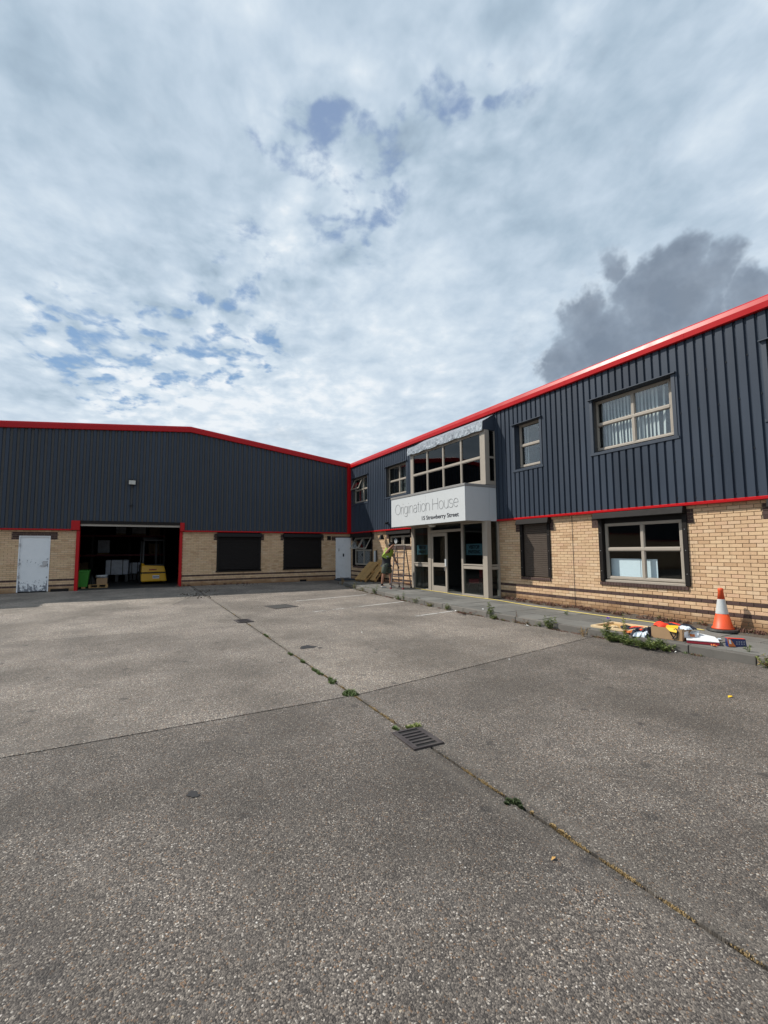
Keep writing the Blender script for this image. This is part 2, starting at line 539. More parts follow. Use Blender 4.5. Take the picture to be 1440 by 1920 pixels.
def brick_mat(name, stops, dirt):
    m, t, b = new_mat(name)
    g = t.node('ShaderNodeNewGeometry')
    s = t.node('ShaderNodeSeparateXYZ', {0: g.outputs['Position']})
    row = t.m('FLOOR', t.m('DIVIDE', t.m('SUBTRACT', s.outputs[2], 0.105), 0.075))
    h = t.m('ADD', s.outputs[0], s.outputs[1])
    off = t.m('MULTIPLY', t.m('FLOORED_MODULO', row, 2.0), 0.1125)
    colm = t.m('FLOOR', t.m('DIVIDE', t.m('SUBTRACT', h, off), 0.225))
    cell = t.node('ShaderNodeCombineXYZ', {0: colm, 1: row, 2: 0.0}).outputs[0]
    wn = t.node('ShaderNodeTexWhiteNoise', {'Vector': cell}, noise_dimensions='2D')
    c = t.ramp(wn.outputs['Value'], stops)
    n1 = t.noise(g.outputs['Position'], 45, 5, 0.65)
    c = t.mix(0.38, c, t.mix(n1, (.5, .5, .5), (1.4, 1.4, 1.4)), blend='MULTIPLY')
    n2 = t.noise(g.outputs['Position'], 0.9, 5, 0.6)
    c = t.mix(0.5, c, t.mix(n2, (.7, .7, .7), (1.3, 1.3, 1.3)), blend='MULTIPLY')
    if dirt:
        # rising damp and splash dirt along the foot of the wall
        n3 = t.noise(g.outputs['Position'], 2.3, 6, 0.65)
        z = t.m('ADD', s.outputs[2], t.m('MULTIPLY', n3, -0.55))
        c = t.mix(t.smooth(z, -0.05, 0.30, 0.85, 0.0), c, (.25, .135, .065))
        st = t.noise(t.v('MULTIPLY', g.outputs['Position'], (7, 7, .6)), 1.0, 4, 0.6)
        c = t.mix(t.smooth(st, .56, .75, 0, .35), c, (.24, .17, .11))
    t.put(b.inputs['Base Color'], c)
    b.inputs['Roughness'].default_value = 0.85
    b.inputs['Specular IOR Level'].default_value = 0.3
    t.put(b.inputs['Normal'], t.node('ShaderNodeBump', {'Height': n1, 'Strength': .35, 'Distance': .006}).outputs[0])
    return m


M['brick'] = brick_mat('buff_brick', [(0.0, (.50, .325, .19)), (0.12, (.585, .395, .24)), (0.4, (.63, .44, .27)), (0.65, (.66, .475, .295)), (0.85, (.61, .405, .26)), (1.0, (.67, .50, .33))], True)
M['brick_dark'] = brick_mat('dark_brick', [(0.0, (.066, .040, .036)), (0.5, (.082, .051, .045)), (1.0, (.105, .066, .058))], False)


def cladding_mat(name, col, rough):
    m, t, b = new_mat(name)
    g = t.node('ShaderNodeNewGeometry')
    n = t.noise(t.v('MULTIPLY', g.outputs['Position'], (2.2, 2.2, .35)), 1.0, 6, 0.6)
    n2 = t.noise(g.outputs['Position'], 0.5, 3, 0.5)
    c = t.mix(n, tuple(x * .74 for x in col), tuple(x * 1.26 for x in col))
    c = t.mix(.6, c, t.mix(n2, (.75, .75, .75), (1.25, 1.25, 1.25)), blend='MULTIPLY')
    sp_ = t.node('ShaderNodeSeparateXYZ', {0: g.outputs['Position']})
    sheet = t.node('ShaderNodeTexWhiteNoise', {'W': t.m('FLOOR', t.m('DIVIDE', t.m('ADD', sp_.outputs[0], sp_.outputs[1]), .9))}, noise_dimensions='1D')
    c = t.mix(1.0, c, t.lin(sheet.outputs['Value'], 0, 1, .90, 1.10), blend='MULTIPLY')
    n3 = t.noise(t.v('MULTIPLY', g.outputs['Position'], (16, 16, .8)), 1.0, 5, .65)
    c = t.mix(t.smooth(n3, .58, .8, 0, .25), c, (.10, .105, .11))
    t.put(b.inputs['Base Color'], c)
    t.put(b.inputs['Roughness'], t.lin(n, .2, .8, rough - .1, rough + .1))
    b.inputs['Specular IOR Level'].default_value = .28
    n4 = t.noise(t.v('MULTIPLY', g.outputs['Position'], (3, 3, 1.2)), 1.0, 2, .5)
    t.put(b.inputs['Normal'], t.node('ShaderNodeBump', {'Height': n4, 'Strength': .12, 'Distance': .03}).outputs[0])
    return m


M['clad'] = cladding_mat('slate_grey_cladding', (.032, .0445, .066), .5)


def glass_mat(name, tint, ior=1.75):
    m = bpy.data.materials.new(name)
    m.use_nodes = True
    t = NT(m.node_tree)
    t.n.clear()
    tr = t.node('ShaderNodeBsdfTransparent', {'Color': tint})
    gn = t.noise(t.node('ShaderNodeNewGeometry').outputs['Position'], 1.6, 2, .5)
    bmp = t.node('ShaderNodeBump', {'Height': gn, 'Strength': .03, 'Distance': .02})
    gl = t.node('ShaderNodeBsdfGlossy', {'Color': (.93, .95, .96), 'Roughness': .015, 'Normal': bmp.outputs[0]})
    gg = t.node('ShaderNodeNewGeometry')
    ca = t.m('ABSOLUTE', t.v('DOT_PRODUCT', gg.outputs['Normal'], gg.outputs['Incoming']))
    f0 = ((ior - 1) / (ior + 1)) ** 2
    fr = t.m('ADD', f0, t.m('MULTIPLY', 1 - f0, t.m('POWER', t.m('SUBTRACT', 1.0, ca), 5.0)))
    mx = t.node('ShaderNodeMixShader', {0: fr})
    t.l.new(tr.outputs[0], mx.inputs[1])
    t.l.new(gl.outputs[0], mx.inputs[2])
    t.node('ShaderNodeOutputMaterial', {0: mx.outputs[0]})
    return m


M['glass'] = glass_mat('window_glass', (.93, .955, .955), 1.95)
M['glass_clear'] = glass_mat('clear_glass', (.97, .985, .99), 1.40)
M['glass_dark'] = glass_mat('tinted_glass', (.22, .26, .28), 1.6)
M['glass_door'] = glass_mat('door_glass', (.72, .76, .76), 1.45)


def door_mat():
    m, t, b = new_mat('chipped_white_paint')
    g = t.node('ShaderNodeNewGeometry')
    s = t.node('ShaderNodeSeparateXYZ', {0: g.outputs['Position']})
    n = t.noise(t.v('MULTIPLY', g.outputs['Position'], (1, 1, .7)), 14, 7, .7)
    n2 = t.noise(g.outputs['Position'], 3.5, 5, .6)
    low = t.smooth(s.outputs[2], .25, .95, .25, 0.0)
    belt = t.smooth(t.m('ABSOLUTE', t.m('SUBTRACT', s.outputs[2], 1.38)), 0.0, .30, .125, 0.0)
    edge = t.smooth(t.m('ABSOLUTE', t.m('ADD', s.outputs[0], 3.4)), .37, .47, 0.0, .13)
    belt = t.m('ADD', belt, edge)
    f = t.m('ADD', t.m('ADD', n, low), belt)
    chip = t.smooth(f, .69, .735)
    c = t.mix(n2, (.68, .70, .72), (.84, .85, .86))
    c = t.mix(t.m('MULTIPLY', chip, .9), c, (.13, .14, .17))
    t.put(b.inputs['Base Color'], c)
    b.inputs['Roughness'].default_value = .5
    return m


M['white_door'] = door_mat()
M['white_door_clean'] = pm('white_door_paint', (.76, .77, .79), .5, var=.05, dirt=.2, dirtcol=(.40, .41, .45))


def ground_mat(name, tone, fine=1.0, smooth_area=0.0):
    """worn concrete yard with the aggregate showing"""
    m, t, b = new_mat(name)
    g = t.node('ShaderNodeNewGeometry')
    P = g.outputs['Position']
    oi = t.node('ShaderNodeObjectInfo')
    wp = t.v('ADD', P, t.v('SCALE', t.v('SUBTRACT', t.noise(P, 60, 2, .5, out='Color'), (.5, .5, .5)), s=.006))
    v1 = t.node('ShaderNodeTexVoronoi', {'Vector': wp, 'Scale': 128.0 * fine, 'Randomness': 1.0}, feature='F1', voronoi_dimensions='2D')
    v2 = t.node('ShaderNodeTexVoronoi', {'Vector': wp, 'Scale': 250.0 * fine, 'Randomness': 1.0}, feature='F1', voronoi_dimensions='2D')
    v3 = t.node('ShaderNodeTexVoronoi', {'Vector': P, 'Scale': 42.0 * fine, 'Randomness': 1.0}, feature='F1', voronoi_dimensions='2D')
    r1 = t.node('ShaderNodeSeparateColor', {0: v1.outputs['Color']})
    r2 = t.node('ShaderNodeSeparateColor', {0: v2.outputs['Color']})
    r3 = t.node('ShaderNodeSeparateColor', {0: v3.outputs['Color']})
    stone = t.ramp(r1.outputs[0], [(0.0, (.036, .032, .030)), (.22, (.070, .062, .056)), (.45, (.122, .108, .095)), (.68, (.170, .150, .131)), (.86, (.245, .216, .184)), (.95, (.35, .31, .26)), (.984, (.58, .54, .48))])
    warm = t.mix(t.m('GREATER_THAN', r1.outputs[1], .955), stone, (.26, .165, .10))
    fines = t.ramp(r2.outputs[0], [(0.0, (.052, .047, .043)), (.5, (.140, .126, .112)), (1.0, (.29, .262, .232))])
    big1 = t.noise(P, 0.55, 4, .6)
    big2 = t.noise(P, 2.8, 4, .65)
    wear = t.m('ADD', t.m('MULTIPLY', big2, .7), t.m('MULTIPLY', big1, .5))
    expo = t.smooth(wear, .44, .74, .55, .97)              # how much of the coarse stone shows
    c = t.mix(expo, fines, warm)
    edge = t.smooth(v1.outputs['Distance'], .45, .85, 0, .55)
    c = t.mix(t.m('MULTIPLY', edge, expo), c, (.050, .045, .042))
    pale = t.m('MULTIPLY', t.m('GREATER_THAN', r3.outputs[0], .985), t.smooth(v3.outputs['Distance'], .16, .30, 1, 0))
    c = t.mix(pale, c, t.mix(r3.outputs[1], (.50, .42, .30), (.66, .64, .60)))
    film = t.smooth(big2, .50, .78, 0, .28)                   # cement film left in patches
    c = t.mix(film, c, (.222, .208, .192))
    c = t.mix(1.0, c, t.mix(t.smooth(big1, .30, .70), (.70, .69, .675), (1.28, 1.27, 1.26)), blend='MULTIPLY')
    b3 = t.noise(t.v('MULTIPLY', P, (.9, 2.2, 1)), .8, 5, .6)
    c = t.mix(t.smooth(b3, .52, .74, 0, .26), c, (.078, .073, .069))
    b4 = t.noise(P, 5.5, 4, .7)
    c = t.mix(t.smooth(b4, .62, .78, 0, .45), c, (.062, .056, .052))
    sx_ = t.node('ShaderNodeSeparateXYZ', {0: P})
    jd = t.m('ADD', t.m('ABSOLUTE', t.m('SUBTRACT', sx_.outputs[0], 2.372)), t.m('MULTIPLY', t.m('SUBTRACT', t.noise(P, 7, 5, .65), .5), .16))
    c = t.mix(t.smooth(jd, .015, .06, .30, 0), c, (.060, .055, .044))
    c = t.mix(t.m('MULTIPLY', t.smooth(jd, .05, .10, 0, .25), t.smooth(jd, .10, .22, 1, 0)), c, (.20, .18, .155))
    # tyre-polished tracks running up the yard and old drips
    trk = t.noise(t.v('MULTIPLY', P, (2.4, .16, 1)), 1.0, 4, .55)
    c = t.mix(t.smooth(trk, .54, .68, 0, .20), c, (.082, .076, .071))
    b5 = t.noise(P, 1.7, 5, .72)
    c = t.mix(t.smooth(b5, .56, .70, 0, .28), c, (.070, .064, .059))
    c = t.mix(t.smooth(b5, .44, .30, 0, .22), c, (.205, .19, .172))
    vs = t.node('ShaderNodeTexVoronoi', {'Vector': t.v('ADD', P, t.v('SCALE', t.v('SUBTRACT', t.noise(P, 14, 3, .6, out='Color'), (.5, .5, .5)), s=.09)), 'Scale': 1.3, 'Randomness': 1.0}, feature='F1', voronoi_dimensions='2D')
    vc = t.node('ShaderNodeSeparateColor', {0: vs.outputs['Color']})
    drip = t.m('MULTIPLY', t.smooth(vs.outputs['Distance'], .03, .085, 1, 0), t.m('GREATER_THAN', vc.outputs[0], .62))
    c = t.mix(t.m('MULTIPLY', drip, .6), c, (.045, .042, .040))
    c = t.mix(1.0, c, oi.outputs['Color'], blend='MULTIPLY')
    c = t.mix(1.0, c, (tone * 1.10, tone * 1.125, tone * 1.18), blend='MULTIPLY')
    t.put(b.inputs['Base Color'], c)
    b.inputs['Roughness'].default_value = .85
    b.inputs['Specular IOR Level'].default_value = .35
    hgt = t.m('ADD', t.m('MULTIPLY', t.m('SUBTRACT', 1.0, v1.outputs['Distance']), .7), t.m('MULTIPLY', r1.outputs[2], .5))
    hgt = t.m('ADD', hgt, t.m('MULTIPLY', t.m('SUBTRACT', 1.0, v2.outputs['Distance']), .25))
    t.put(b.inputs['Normal'], t.node('ShaderNodeBump', {'Height': hgt, 'Strength': .8, 'Distance': .007}).outputs[0])
    return m


M['yard'] = ground_mat('aggregate_concrete', 1.0)
M['asphalt'] = ground_mat('asphalt', .62)


def slab_mat(name, c0, c1, ov):
    m, t, b = new_mat(name)
    g = t.node('ShaderNodeNewGeometry')
    oi = t.node('ShaderNodeObjectInfo')
    n = t.noise(g.outputs['Position'], 3.0, 7, .65)
    n2 = t.noise(g.outputs['Position'], 70, 4, .6)
    c = t.mix(n, c0, c1)
    c = t.mix(.4, c, t.mix(n2, (.6, .6, .6), (1.4, 1.4, 1.4)), blend='MULTIPLY')
    c = t.mix(1.0, c, t.lin(oi.outputs['Random'], 0, 1, 1 - ov, 1 + ov), blend='MULTIPLY')
    n3 = t.noise(g.outputs['Position'], 9, 6, .7)
    c = t.mix(t.smooth(n3, .56, .74, 0, .55), c, (.055, .06, .045))
    t.put(b.inputs['Base Color'], c)
    b.inputs['Roughness'].default_value = .88
    t.put(b.inputs['Normal'], t.node('ShaderNodeBump', {'Height': n2, 'Strength': .4, 'Distance': .006}).outputs[0])
    return m


M['slab'] = slab_mat('paving_slab', (.10, .10, .095), (.185, .18, .165), .22)
M['kerb'] = slab_mat('kerb_stone', (.095, .088, .080), (.18, .168, .150), .16)
M['whiteline'] = None


def line_mat():
    m, t, b = new_mat('worn_white_line')
    g = t.node('ShaderNodeNewGeometry')
    oi = t.node('ShaderNodeObjectInfo')
    oc = t.node('ShaderNodeSeparateColor', {0: oi.outputs['Color']})
    s = t.node('ShaderNodeSeparateXYZ', {0: g.outputs['Position']})
    n = t.noise(g.outputs['Position'], 9, 8, .72)
    n2 = t.noise(g.outputs['Position'], 1.3, 4, .6)
    f = t.m('ADD', t.m('MULTIPLY', n, .6), t.m('MULTIPLY', n2, .7))
    f = t.m('ADD', f, oc.outputs[0])
    f = t.m('ADD', f, t.m('MULTIPLY', t.m('SUBTRACT', 7.6, s.outputs[0]), oc.outputs[1]))
    w = t.smooth(f, .74, .86)
    b.inputs['Base Color'].default_value = (.47, .46, .44, 1)
    t.put(b.inputs['Alpha'], t.m('SUBTRACT', 1.0, w))
    b.inputs['Roughness'].default_value = .8
    return m


M['whiteline'] = line_mat()


# ================================================================== THE GROUND
def zr(y):
    return min(max(0.0, 0.0105 * (y - 3.0)), 0.21)


KERB = [(-14, 8.42), (-4, 8.26), (3.4, 8.14), (4.6, 8.06), (7.0, 7.90), (9.0, 7.78), (11.0, 7.75), (12.8, 7.79), (15.2, 7.94), (17.4, 8.10), (19.0, 8.40), (19.7, 9.1), (19.95, 10.29)]


def xk(y):
    for (a, xa), (b, xb) in zip(KERB[:10], KERB[1:11]):
        if a <= y <= b:
            t = (y - a) / (b - a)
            return xa + (xb - xa) * t
    return 8.4


def zp(y):
    return zr(y) + 0.13


g = MB()
g.box(-700, 700, -700, 700, -0.5, -0.075)
tag(g.build('ground', M['asphalt']), kind='structure')
g = MB()
for y0, y1 in ((-14, 3), (3, 10), (10, 16), (16, 23)):
    g.hexa([(-26, y0, -.07), (10.29, y0, -.07), (10.29, y1, -.07), (-26, y1, -.07)],
           [(-26, y0, zr(y0) - .022), (10.29, y0, zr(y0) - .022), (10.29, y1, zr(y1) - .022), (-26, y1, zr(y1) - .022)])
yard = tag(g.build('yard', M['soil']), kind='structure')


def slab(quad_fn, n, col):
    """quad_fn(t) gives (left, right) xy points across the slab for t in 0..1 along y"""
    m = MB()
    rows = []
    for k in range(n + 1):
        a, b = quad_fn(k / n)
        rows.append(((a[0], a[1], zr(a[1])), (b[0], b[1], zr(b[1]))))
    i0 = 0
    for a, b in rows:
        m.v += [a, b, (a[0], a[1], a[2] - .03), (b[0], b[1], b[2] - .03)]
    for k in range(n):
        i, j = 4 * k, 4 * k + 4
        m.f += [(i, i + 1, j + 1, j), (i, j, j + 2, i + 2), (i + 1, i + 3, j + 3, j + 1)]
    m.f += [(0, 2, 3, 1), (4 * n, 4 * n + 1, 4 * n + 3, 4 * n + 2)]
    o = m.build('concrete_slab', M['yard'], yard)
    o.color = (col[0], col[1], col[2], 1)
    return o


def lerp(a, b, t):
    return a + (b - a) * t


GX = 2.372


def y1r(x):
    return 5.075 + (x - 2.45) * .1566


slab(lambda t: ((-26, lerp(-13, 5.058, t)), (GX - .014, lerp(-13, 5.058, t))), 40, (.73, .707, .684))
slab(lambda t: ((-26, lerp(5.080, 12.4, t)), (GX - .014, lerp(5.080, 10.66, t))), 12, (1.06, 1.03, .99))
slab(lambda t: ((-26, lerp(12.414, 15.35, t)), (GX - .014, lerp(10.674, 15.35, t))), 8, (1.2, 1.17, 1.12))
slab(lambda t: ((-26, lerp(15.362, 22.29, t)), ((lerp(1.03, 2.22, min(1, t / .47)) if t < .47 else lerp(2.22, 2.30, (t - .47) / .53)), lerp(15.362, 22.29, t))), 16, (1.38, 1.35, 1.28))
slab(lambda t: (((lerp(1.045, 2.235, min(1, t / .47)) if t < .47 else lerp(2.235, 2.315, (t - .47) / .53)), lerp(15.362, 22.29, t)), (GX - .014, lerp(15.362, 22.29, t))), 16, (1.0, .98, .95))
slab(lambda t: ((GX + .014, lerp(-13, y1r(GX) - .011, t)), (xk(lerp(-13, y1r(8.0) - .011, t)), lerp(-13, y1r(8.0) - .011, t))), 50, (.82, .797, .769))
slab(lambda t: ((GX + .014, lerp(y1r(GX) + .011, 22.29, t)), (xk(lerp(y1r(8.0) + .011, 19.0, t)) if t < .999 else 8.41, lerp(y1r(8.0) + .011, 19.0, t) if t < .999 else 22.29)), 60, (1.16, 1.125, 1.07))
m = MB()
for (y0, y1) in ((19.0, 22.29),):
    m.hexa([(8.41, 18.9, zr(18.9) - .02), (10.28, 18.9, zr(18.9) - .02), (10.28, 22.29, zr(22.29) - .02), (8.41, 22.29, zr(22.29) - .02)],
           [(8.41, 18.9, zr(18.9) - .004), (10.28, 18.9, zr(18.9) - .004), (10.28, 22.29, zr(22.29) - .004), (8.41, 22.29, zr(22.29) - .004)])
o = m.build('concrete_slab', M['yard'], yard)
o.color = (.85, .83, .8, 1)

# raised pavement along the office front: bed, paving slabs, kerb stones
m = MB()
ys = [-13, -4] + [3 + .5 * k for k in range(35)]
for a, b in zip(ys, ys[1:]):
    b = min(b, 19.9)
    if b <= a:
        break
    m.hexa([(xk(a) + .1, a, -.06), (10.29, a, -.06), (10.29, b, -.06), (xk(b) + .1, b, -.06)],
           [(xk(a) + .1, a, zp(a) - .03), (10.29, a, zp(a) - .03), (10.29, b, zp(b) - .03), (xk(b) + .1, b, zp(b) - .03)])
pave = tag(m.build('pavement', M['soil']), kind='structure')
y = -1.2
rk = random.Random(3)
while y < 19.6:
    L = .912
    y2 = min(y + L, 19.6)
    xa, xb = xk(y), xk(y2)
    dz = rk.uniform(-.006, .006)
    ta = zp(y) + dz
    tb = zp(y2) + dz + rk.uniform(-.004, .004)
    k = MB()
    k.hexa([(xa, y + .006, -.03), (xa + .13, y + .006, -.03), (xb + .13, y2 - .006, -.03), (xb, y2 - .006, -.03)],
           [(xa + .012, y + .006, ta), (xa + .13, y + .006, ta), (xb + .13, y2 - .006, tb), (xb + .012, y2 - .006, tb)])
    k.build('kerb_stone', M['kerb'], pave, bevel=.012)
    y = y2
k = MB()
k.hexa([(8.42, 19.6, 0), (8.55, 19.6, 0), (10.28, 19.93, 0), (10.28, 20.03, 0)],
       [(8.42, 19.6, zp(19.6)), (8.55, 19.6, zp(19.6)), (10.28, 19.93, zp(19.9)), (10.28, 20.03, zp(19.9))])
k.build('kerb_stone', M['kerb'], pave, bevel=.012)
# slabs in three rows, joints staggered from row to row
for row in range(3):
    y = -1.0 - row * .3
    while y < 19.5:
        y2 = y + .6 if row != 1 else y + .9
        if y2 > 19.6:
            break
        def edge(yy, q):
            x0 = xk(max(yy, -13)) + .14
            return x0 + (9.93 - x0) * q / 3
        dz = rk.uniform(-.006, .005)
        tx, ty = rk.uniform(-.004, .004), rk.uniform(-.004, .004)
        a0, b0, a1, b1 = edge(y, row), edge(y, row + 1), edge(y2, row), edge(y2, row + 1)
        k = MB()
        gp_ = .006
        lo = [(a0 + gp_, y + gp_), (b0 - gp_, y + gp_), (b1 - gp_, y2 - gp_), (a1 + gp_, y2 - gp_)]
        k.hexa([(p[0], p[1], zp(p[1]) - .05) for p in lo],
               [(lo[0][0], lo[0][1], zp(lo[0][1]) + dz), (lo[1][0], lo[1][1], zp(lo[1][1]) + dz + tx), (lo[2][0], lo[2][1], zp(lo[2][1]) + dz + tx + ty), (lo[3][0], lo[3][1], zp(lo[3][1]) + dz + ty)])
        k.build('paving_slab', M['slab'], pave)
        y = y2
# bare soil strip against the wall
m = MB()
rs = random.Random(5)
nx, ny = 6, 150
x0, x1 = 9.9, 10.31
for j in range(ny + 1):
    yy = lerp(-1, 19.8, j / ny)
    for i in range(nx + 1):
        xx = lerp(x0, x1, i / nx)
        hgt = 0.0 if i == 0 else (.012 + .055 * (i / nx)) * rs.uniform(.35, 1.25)
        if 10.8 < yy < 15.6:
            hgt = -.08
        m.v.append((xx, yy, zp(yy) + hgt - (.012 if i == 0 else 0)))
for j in range(ny):
    for i in range(nx):
        a = j * (nx + 1) + i
        m.f.append((a, a + 1, a + nx + 2, a + nx + 1))
tag(m.build('soil', M['soil'], smooth=True), kind='structure')
# threshold slab under the entrance
m = MB()
m.hexa([(9.60, 10.85, .05), (10.3, 10.85, .05), (10.3, 15.5, .05), (9.60, 15.5, .05)], [(9.60, 10.85, zp(10.85) + .004), (10.3, 10.85, zp(10.85) + .004), (10.3, 15.5, zp(15.5) + .004), (9.60, 15.5, zp(15.5) + .004)])
tag(m.build('step', M['kerb']), kind='structure')

# painted bay lines
for (ax, ay), (bx, by), wear_ in (((4.70, 14.474), (7.56, 15.059), (.0, .012)), ((4.05, 11.81), (7.66, 12.597), (-.05, .055)), ((3.94, 9.40), (7.75, 10.12), (.02, .085))):
    m = MB()
    d = Vector((bx - ax, by - ay)).normalized()
    n = Vector((-d.y, d.x)) * .042
    N = 8
    for k in range(N):
        p, q = lerp(ax, bx, k / N), lerp(ay, by, k / N)
        p2, q2 = lerp(ax, bx, (k + 1) / N), lerp(ay, by, (k + 1) / N)
        m.quad(*[(u, v, zr(v) + .004) for u, v in ((p - n.x, q - n.y), (p2 - n.x, q2 - n.y), (p2 + n.x, q2 + n.y), (p + n.x, q + n.y))])
    o = tag(m.build('parking_line', M['whiteline']), kind='structure')
    o.color = (wear_[0], wear_[1], 0, 1)


# ================================================================== BRICKWORK
def brick_wall(bld, axis, plane, inward, a_lo, a_hi, z_lo, z_hi, openings, dark, n_single, lo_a_single):
    """mortar sheet with openings; bricks stand proud of it. a = coordinate along the wall"""
    depth = .06
    P = (lambda a, o, z: (plane + inward * o, a, z)) if axis == 'y' else (lambda a, o, z: (a, plane + inward * o, z))
    cuts = sorted({a_lo, a_hi} | {v for o in openings for v in o[:2] if a_lo < v < a_hi})
    mm = MB()
    for p, q in zip(cuts, cuts[1:]):
        mid = (p + q) / 2
        spans = [(z_lo, z_hi)]
        for o in openings:
            if o[0] <= mid <= o[1]:
                ns = []
                for s0, s1 in spans:
                    if o[3] <= s0 or o[2] >= s1:
                        ns.append((s0, s1))
                        continue
                    if o[2] > s0:
                        ns.append((s0, o[2]))
                    if o[3] < s1:
                        ns.append((o[3], s1))
                spans = ns
        for s0, s1 in spans:
            mm.hexa([P(p, .012, s0), P(q, .012, s0), P(q, .25, s0), P(p, .25, s0)], [P(p, .012, s1), P(q, .012, s1), P(q, .25, s1), P(p, .25, s1)])
    wall = mm.build('brick_wall', M['mortar'], bld)
    allb = []
    r0 = int(math.floor((z_lo - .105) / .075))
    row = r0
    while True:
        zb = .105 + row * .075
        if zb >= z_hi - .02:
            break
        zt = min(zb + .065, z_hi)
        off = .1125 if row % 2 else 0.0
        c0 = int(math.floor((a_lo + plane - off) / .225)) - 1
        c1 = int(math.ceil((a_hi + plane - off) / .225)) + 1
        for c in range(c0, c1):
            b0, b1 = c * .225 + off - plane + .005, (c + 1) * .225 + off - plane - .005
            b0, b1 = max(b0, a_lo), min(b1, a_hi)
            segs = [(b0, b1)]
            for o in openings:
                if o[2] < zt - .012 and o[3] > zb + .012:
                    ns = []
                    for s0, s1 in segs:
                        if o[1] <= s0 or o[0] >= s1:
                            ns.append((s0, s1))
                        else:
                            if o[0] > s0:
                                ns.append((s0, o[0]))
                            if o[1] < s1:
                                ns.append((o[1], s1))
                    segs = ns
            for s0, s1 in segs:
                # a dark quoin may end inside a brick
                pts = [s0]
                for d in dark:
                    if d[2] < (zb + zt) / 2 < d[3]:
                        pts += [v for v in d[:2] if s0 + .01 < v < s1 - .01]
                pts = sorted(pts) + [s1]
                for u0, u1 in zip(pts, pts[1:]):
                    if len(pts) > 2:
                        u0, u1 = (u0 + .005 if u0 != s0 else u0), (u1 - .005 if u1 != s1 else u1)
                    if u1 - u0 < .03:
                        continue
                    mid = (u0 + u1) / 2
                    isd = row in (4, 7) or any(d[0] <= mid <= d[1] and d[2] < (zb + zt) / 2 < d[3] for d in dark)
                    allb.append((u0, u1, zb, zt, isd))
        row += 1
    rb = random.Random(11)
    # the bricks that show largest become parts of their own
    vis = sorted([b for b in allb if b[0] > lo_a_single and b[2] > .14], key=lambda b: (b[0] + b[1]) ** 2 if axis == 'y' else 1)[:n_single] if n_single else []
    vs = set(vis)
    shared = {}
    for b in vis:
        u0, u1, zb, zt, isd = b
        key = (round(u1 - u0, 3), round(zt - zb, 3), isd)
        if key not in shared:
            x = MB()
            w, h = (u1 - u0) / 2, (zt - zb) / 2
            cc = [(-w, -h), (w, -h), (w, h), (-w, h)]
            ch = .003
            ci = [(-w + ch, -h + ch), (w - ch, -h + ch), (w - ch, h - ch), (-w + ch, h - ch)]
            if axis == 'y':
                fr = [(0, a, z) for a, z in ci]
                mi = [(inward * .003, a, z) for a, z in cc]
                bk = [(inward * depth, a, z) for a, z in cc]
            else:
                fr = [(a, 0, z) for a, z in ci]
                mi = [(a, inward * .003, z) for a, z in cc]
                bk = [(a, inward * depth, z) for a, z in cc]
            x.v = fr + mi + bk
            x.f = [(0, 1, 2, 3)] + [(k, (k + 1) % 4, 4 + (k + 1) % 4, 4 + k) for k in range(4)] + [(4 + k, 4 + (k + 1) % 4, 8 + (k + 1) % 4, 8 + k) for k in range(4)]
            ob = x.build('brick', M['brick_dark'] if isd else M['brick'], wall, local=True)
            shared[key] = ob
        else:
            ob = shared[key].copy()
            COL.objects.link(ob)
        c = P((u0 + u1) / 2, rb.uniform(-.0015, .0015), (zb + zt) / 2)
        ob.location = world_of(wall).inverted() @ Vector(c)
    for flag, mat in ((False, M['brick']), (True, M['brick_dark'])):
        x = MB()
        for b in allb:
            if b in vs or b[4] != flag:
                continue
            u0, u1, zb, zt, _ = b
            o = rb.uniform(-.0015, .0015)
            i = len(x.v)
            x.v += [P(u0, o, zb), P(u1, o, zb), P(u1, o, zt), P(u0, o, zt), P(u0, depth, zb), P(u1, depth, zb), P(u1, depth, zt), P(u0, depth, zt)]
            x.f += [(i, i + 1, i + 2, i + 3)] + [(i + k, i + (k + 1) % 4, i + 4 + (k + 1) % 4, i + 4 + k) for k in range(4)]
        if x.v:
            x.build('bricks' if not flag else 'dark_bricks', mat, wall, kind='stuff')
    return wall


